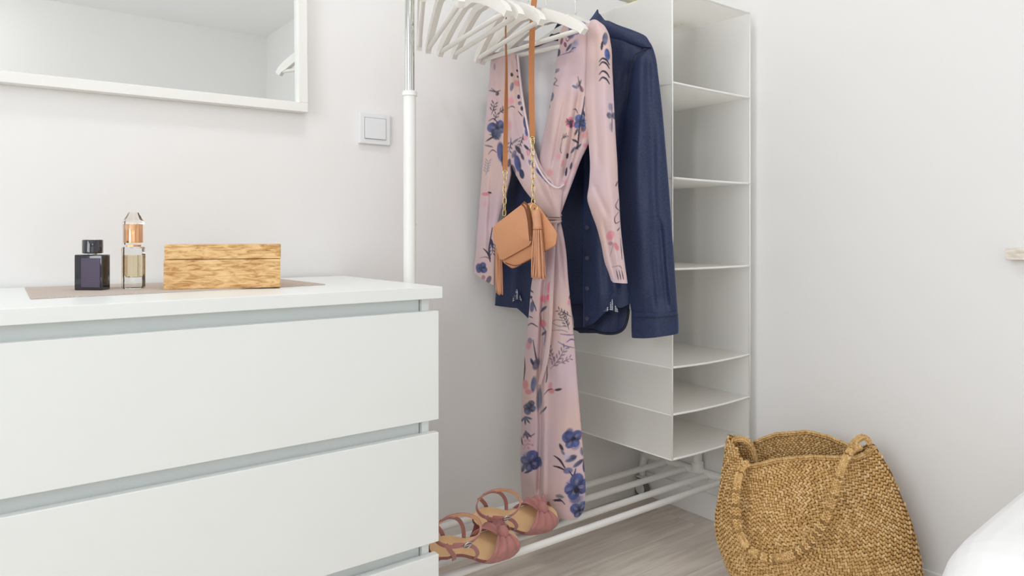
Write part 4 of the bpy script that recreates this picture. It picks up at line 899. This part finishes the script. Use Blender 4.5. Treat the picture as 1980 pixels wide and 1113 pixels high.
def build_sandal(label, loc, rotz, roll):
    t = thing('sandal', label, 'shoe', loc, rotz, 'pair of rose sandals on the shoe shelf')
    Mx = np.asarray(Matrix.Rotation(roll, 3, 'X')) * 1.05 
    def put(name, g, m, parent=t, **kw): return obj(name, g[0] @ Mx.T, g[1], m, parent, local=True, **kw)
    xs = np.concatenate([np.linspace(0, .03, 8), np.linspace(.035, .2, 26), np.linspace(.205, .235, 10)])
    def slab(z0, z1, k=1.0):
        P = []
        for x in xs:
            w_ = sole_w(x) * k; z = float(sole_z(x)); P.append([(x, -w_, z + z0), (x, w_, z + z0), (x, w_, z + z1), (x, -w_, z + z1)])
        V, Fc = g_ring(A(P)); n = len(xs); Fc = Fc.tolist() + [[3, 2, 1, 0], [(n - 1) * 4 + j for j in range(4)]]; return V, Fc
    so = put('sole', slab(0, 0.0075), m_sol, autosmooth=50)
    put('insole', slab(0.0076, 0.0092, 0.95), m_ins, so, autosmooth=50)
    # slim heel
    lv = [(0.048, .030, .019, .018), (0.034, .022, .013, .012), (0.012, .019, .008, .008), (-0.030, .017, .006, .006)]
    Pt = []
    for z, xc, rx, ry in lv:
        th = np.linspace(0, 2 * math.pi, 16, endpoint=False); Pt.append(np.stack([xc + rx * np.cos(th), ry * np.sin(th), np.full(16, z)], 1))
    V, Fc = g_ring(A(Pt)); put('heel', (V, Fc.tolist() + [[48 + j for j in range(16)]]), m_heel, smooth=True)
    # vamp: two pleated lobes fanning out from the knot to the sole edge
    for sd in (-1, 1):
        na, nb = 26, 48; G = np.zeros((na, nb, 3))
        for i in range(na):
            a = i / (na - 1); ph = a * math.pi / 2 * 1.04
            for j in range(nb):
                b = j / (nb - 1) * 2 - 1
                half = 0.009 + 0.043 * a ** .75; x = 0.186 + b * half - 0.006 * a
                wd = float(sole_w(min(max(x, .08), .228))) + 0.003
                y = sd * wd * math.sin(ph) ** .85; z = 0.008 + 0.030 * max(math.cos(ph), 0) ** .8 + float(sole_z(min(x, .23)))
                pl = 0.0042 * math.sin(b * 11 + sd * .7) * (1 - .55 * a) * math.sin(math.pi * min(max(a, .05), .95)) ** .5
                puff = 0.013 * math.sin(math.pi * min(a * 1.25, 1)) * (1 - b * b) ** .7
                n_ = A((0.25 * b, sd * math.sin(ph) * .8, math.cos(ph) * .9 + .1)); G[i, j] = A((x, y, z)) + n_ * (pl + puff)
        V, Fc = g_grid(G); lo = put('bow_lobe', (V, Fc), m_sue, smooth=True)
        md = lo.modifiers.new('thickness', 'SOLIDIFY'); md.thickness = 0.002
    put('knot', g_sphere((0.186, 0, 0.046), (0.0115, 0.015, 0.0115), 18, 12), m_sue, smooth=True)
    # heel straps, ankle strap, buckle
    for sd in (-1, 1):
        P = smooth_path([(0.048, sd * .0255, 0.040), (0.040, sd * .0285, 0.060), (0.024, sd * .029, 0.082), (0.012, sd * .024, 0.098)], 16)
        put('side_strap', g_rect_sweep(P, 0.0011, 0.0045, up=A([(0, sd, 0.1)] * 16)), m_sue)
        P = smooth_path([(0.105, sd * .026, 0.022), (0.098, sd * .034, 0.050), (0.078, sd * .036, 0.080), (0.052, sd * .035, 0.096), (0.024, sd * .030, 0.100)], 22)
        put('instep_strap', g_rect_sweep(P, 0.0011, 0.0042, up=A([(0, sd, 0.15)] * 22)), m_sue)
    th = np.linspace(0, 2 * math.pi, 44, endpoint=False)
    P = np.stack([0.052 + 0.052 * np.cos(th), 0.036 * np.sin(th), 0.098 + 0.006 * np.cos(th)], 1); up = np.stack([np.cos(th), np.sin(th), th * 0], 1)
    an = put('ankle_strap', g_rect_sweep(P, 0.0011, 0.0045, up=up, closed=True), m_sue)
    P2 = np.stack([0.052 + 0.0508 * np.cos(th), 0.0348 * np.sin(th), 0.098 + 0.006 * np.cos(th)], 1)
    put('strap_lining', g_rect_sweep(P2, 0.0004, 0.0043, up=up, closed=True), m_strl, an)
    t2 = np.linspace(0, 2 * math.pi, 20, endpoint=False)
    put('buckle', g_tube(np.stack([0.056 + 0.0085 * np.cos(t2), np.full(20, -.0385), 0.098 + 0.0085 * np.sin(t2)], 1), 0.0016, 8, closed=True), m_sil, smooth=True)
    put('buckle_pin', g_tube([(0.048, -.0392, .098), (0.066, -.0392, .098)], 0.0010, 8), m_sil)
    return t
SZ = RODZ + RODR
build_sandal('rose suede bow sandal standing next to the dresser', (0.782, 1.345, SZ + 0.0215), -0.03, 0.54)
build_sandal('rose suede bow sandal right in front of the floral dress hem', (0.952, 1.427, SZ + 0.0250), -0.17, 0.62)

# ================================================================== JUTE BAG
BC = A((1.640, 0.930, 0.0)); BW = A((0.4935, -0.8698, 0.0)); BN = A((-0.8698, -0.4935, 0.0))
m_jut = mat('jute_braid', (190, 146, 84), 0.85, spec=0.15)
gi = nd(m_jut, 'ShaderNodeNewGeometry'); rj = nd(m_jut, 'ShaderNodeValToRGB'); e = rj.color_ramp.elements
e[0].position = 0.0; e[0].color = L4((184, 144, 92)); e[1].position = 1.0; e[1].color = L4((232, 200, 150)); k_ = e.new(0.35); k_.color = L4((208, 169, 112)); k_ = e.new(0.75); k_.color = L4((218, 180, 124))
lk(m_jut, gi.outputs['Random Per Island'], rj.inputs['Fac']); lk(m_jut, rj.outputs[0], BS(m_jut).inputs['Base Color'])
m_jb = mat('jute_core', (140, 102, 60), 0.95, spec=0.05)
jb = thing('jute_bag', 'round braided jute bag with long handles on the floor beside the white organiser', 'bag', tuple(BC))
zr = A([0.0, .03, .06, .10, .154, .23, .33, .40]); aR = A([.155, .205, .226, .236, .232, .214, .176, .136])
zl = A([0.0, .03, .06, .13, .18, .25, .385, .40]); aL = -A([.135, .180, .204, .232, .236, .226, .208, .204])
def aLR(z): return np.interp(z, zl, aL), np.interp(z, zr, aR)
def rimF(a): return np.interp(a, [-.21, -.19, -.17, -.15, -.09, 0, .06, .09, .115, .14, .16], [.385, .378, .345, .327, .350, .368, .372, .371, .382, .402, .36])
def rimB(a): return np.interp(a, [-.21, -.18, -.144, -.09, -.015, .036, .08, .115, .14, .16], [.385, .372, .360, .388, .402, .394, .378, .380, .402, .36])
def Dz(z, front): 
    return np.interp(z, [0, .03, .08, .15, .25, .34, .40], [.070, .098, .112, .112, .092, .064, .042]) * (1.0 if front else 0.92)
def bagpt(a, z, front):
    a = np.asarray(a, float); z = np.asarray(z, float); l_, r_ = aLR(z); c_ = (l_ + r_) / 2; h = (r_ - l_) / 2
    s = np.clip(np.abs((a - c_) / h), 0, 1); d = Dz(z, front) * np.sqrt(np.clip(1 - s ** 2.4, 0, 1))
    d = d + 0.004 * np.sin(a * 31 + z * 17) * (1 - s)
    lean = -0.14 * (z - 0.1)      # bag leans towards the wall
    off = (d if front else -d) + lean
    return BC + BW * a[..., None] + A((0, 0, 1.0)) * z[..., None] + BN * off[..., None]
def bag_base(front):
    na, nz = 60, 40; s = np.linspace(-1, 1, na); t = np.linspace(0, 1, nz); G = np.zeros((nz, na, 3))
    for i, tt in enumerate(t):
        z = np.full(na, 0.0)
        zt = 0.40 * tt + 0.0025; l_, r_ = aLR(zt); a = (l_ + r_) / 2 + (r_ - l_) / 2 * np.sin(s * math.pi / 2) * .995
        rim = rimF(a) if front else rimB(a); z = np.minimum(zt, rim - 0.002)
        l2, r2 = aLR(z); a = np.clip(a, l2 * .995, r2 * .995)
        G[i] = bagpt(a, z, front) - BN * (0.002 if front else -0.002)
    return g_grid(G)
obj('front_lining', *bag_base(True), m_jb, jb, smooth=True)
obj('back_lining', *bag_base(False), m_jb, jb, smooth=True)
# low-poly grain of braid: an elongated lozenge
def stitch_proto():
    V, Fc = g_sphere((0, 0, 0), (1, 1, 1), 7, 4); return V, Fc
SV, SF = stitch_proto(); SF = [list(f) for f in SF]
def stitches(pos, T, N, l, w_, h):
    """pos/T/N arrays -> one mesh of many grains"""
    B = np.cross(N, T); n = len(pos); l = np.broadcast_to(l, (n,)); w_ = np.broadcast_to(w_, (n,)); h = np.broadcast_to(h, (n,))
    V = pos[:, None] + SV[None, :, 0:1] * (T * l[:, None])[:, None] + SV[None, :, 1:2] * (B * w_[:, None])[:, None] + SV[None, :, 2:3] * (N * h[:, None])[:, None]
    m = len(SV); Fc = []
    for i in range(n): Fc += [[v + i * m for v in f] for f in SF]
    return V.reshape(-1, 3), Fc
def panel_stitches(front):
    pos, Ts, Ns = [], [], []; c0 = A((-0.018, 0.205)); pitch = 0.0118; eps = 0.002
    for k in range(0, 40):
        r = 0.004 + k * pitch; n = max(5, int(2 * math.pi * r / 0.0090))
        for q in range(n):
            for row in (0, 1):
                th = 2 * math.pi * (q + 0.5 * row + 0.3 * (k % 3)) / n; rr = r + (row - .5) * pitch * .5
                a, z = c0[0] + rr * math.cos(th), c0[1] + rr * math.sin(th)
                if z < 0.004 or z > 0.41: continue
                l_, r_ = aLR(z)
                if a < l_ + .001 or a > r_ - .001: continue
                if z > (rimF(a) if front else rimB(a)) - 0.003: continue
                if not front and z < 0.27: continue
                p = bagpt(a, z, front); pa_ = bagpt(a + eps, z, front) - p; pz_ = bagpt(a, z + eps, front) - p
                N = np.cross(pa_, pz_); N /= np.linalg.norm(N) + 1e-12
                if N.dot(BN) < 0: N = -N
                if not front: N = N  # grains on both faces of the back panel
                ang = th + math.pi / 2 + (0.6 if row else -0.6)
                T = pa_ / eps * math.cos(ang) + pz_ / eps * math.sin(ang); T -= N * T.dot(N); T /= np.linalg.norm(T)
                pos.append(p + N * (0.0005 if front else 0.001)); Ts.append(T); Ns.append(N)
    n = len(pos); 
    return stitches(A(pos), A(Ts), A(Ns), RNG.uniform(.0060, .0070, n), RNG.uniform(.0033, .0038, n), RNG.uniform(.0028, .0036, n))
obj('front_braid', *panel_stitches(True), m_jut, jb, smooth=True, kind='stuff')
obj('back_braid', *panel_stitches(False), m_jut, jb, smooth=True, kind='stuff')
def braid_path(P, half, name, up):
    P = smooth_path(P, 120); T, N, B = frames(P, up)
    L = np.concatenate([[0], np.cumsum(np.linalg.norm(np.diff(P, axis=0), axis=1))]); n = int(L[-1] / 0.0052); pos, Ts, Ns = [], [], []
    for k in range(n):
        s = (k + .5) / n * L[-1]; i = min(np.searchsorted(L, s), len(P) - 1)
        for cidx, off in enumerate((-1, -.33, .33, 1)):
            for face in (1, -1):
                sg = 1 if cidx % 2 else -1; d = T[i] * .82 + B[i] * sg * .57
                pos.append(P[i] + B[i] * off * half * .75 + N[i] * face * .0022); Ts.append(d / np.linalg.norm(d)); Ns.append(N[i] * face)
    h = obj(name, *g_tube(P, 0.003, 10, ry=half * .9, up=up), m_jb, jb, smooth=True)
    obj('handle_braid', *stitches(A(pos), A(Ts), A(Ns), .0052, .0026, .0024), m_jut, h, smooth=True, kind='stuff')
ra = np.linspace(-.150, .132, 40); braid_path([bagpt(a_, rimF(a_) - .002, True) + BN * .001 for a_ in ra], .0065, 'rim', (0, 0, 1))
ra = np.linspace(-.144, .125, 40); braid_path([bagpt(a_, rimB(a_) - .002, False) for a_ in ra], .0065, 'rim', (0, 0, 1))
def fp(u, v, off):   # pixel on the bag's own front plane, pushed out by off
    p = on_plane(A(float(u)), A(float(v)), (BC[0], BC[1]), (BW[0], BW[1])); return p + BN * off
Q = [(1452, 884, .048), (1440, 888, .066), (1433, 910, .088), (1431, 945, .110), (1437, 985, .126), (1455, 1016, .134), (1488, 1033, .138), (1525, 1030, .140), (1562, 1008, .140), (1590, 972, .136), (1606, 935, .124), (1618, 900, .106), (1630, 872, .082), (1645, 857, .056), (1660, 856, .030)]
braid_path([fp(*q) for q in Q], 0.0085, 'handle', BN * 0.85 + A((0.25, 0.1, 0.5)))
Q = [(1406, 868, -.020), (1415, 858, -.025), (1430, 853, -.025), (1446, 860, -.025), (1456, 880, -.030), (1462, 905, -.030)]
braid_path([fp(*q) for q in Q], 0.009, 'handle', None)
Q = [(1640, 885, .0), (1650, 862, -.01), (1662, 852, -.02), (1674, 850, -.025), (1684, 862, -.02)]
braid_path([fp(*q) for q in Q], 0.009, 'handle', None)

# ================================================================== BED
bd = thing('bed', 'bed with a plain white duvet under the wall ledge', 'bed', (1.45, -0.6, 0))
m_bf = mat('bed_base_fabric', (214, 212, 208), 0.9)
obj('bed_base', *g_box((1.12, -1.55, 0.06), (1.82, 0.30, 0.24), 0.01), m_bf, bd)
obj('mattress', *g_box((1.10, -1.57, 0.241), (1.84, 0.32, 0.43), 0.04, 4), M['duvet'], bd, autosmooth=40)
for lx in (1.18, 1.76):
    for ly in (-1.5, 0.24): obj('leg', *g_tube([(lx, ly, 0), (lx, ly, 0.06)], 0.025, 16), m_wood, bd, autosmooth=40)
V, Fc = g_box((0.985, -1.63, 0.20), (1.858, 0.43, 0.527), 0.15, 9)
bm = bmesh.new(); vs = [bm.verts.new(p) for p in V.tolist()]
for f in Fc: bm.faces.new([vs[i] for i in f])
bmesh.ops.subdivide_edges(bm, edges=bm.edges[:], cuts=5, use_grid_fill=True)
V, Fc = g_bm(bm)
V[:, 2] += 0.010 * np.sin(V[:, 0] * 9 + V[:, 1] * 4) * (V[:, 2] > .4) + 0.006 * np.sin(V[:, 1] * 13 + 1) * (V[:, 2] > .4)
obj('duvet', V, Fc, M['duvet'], bd, smooth=True)
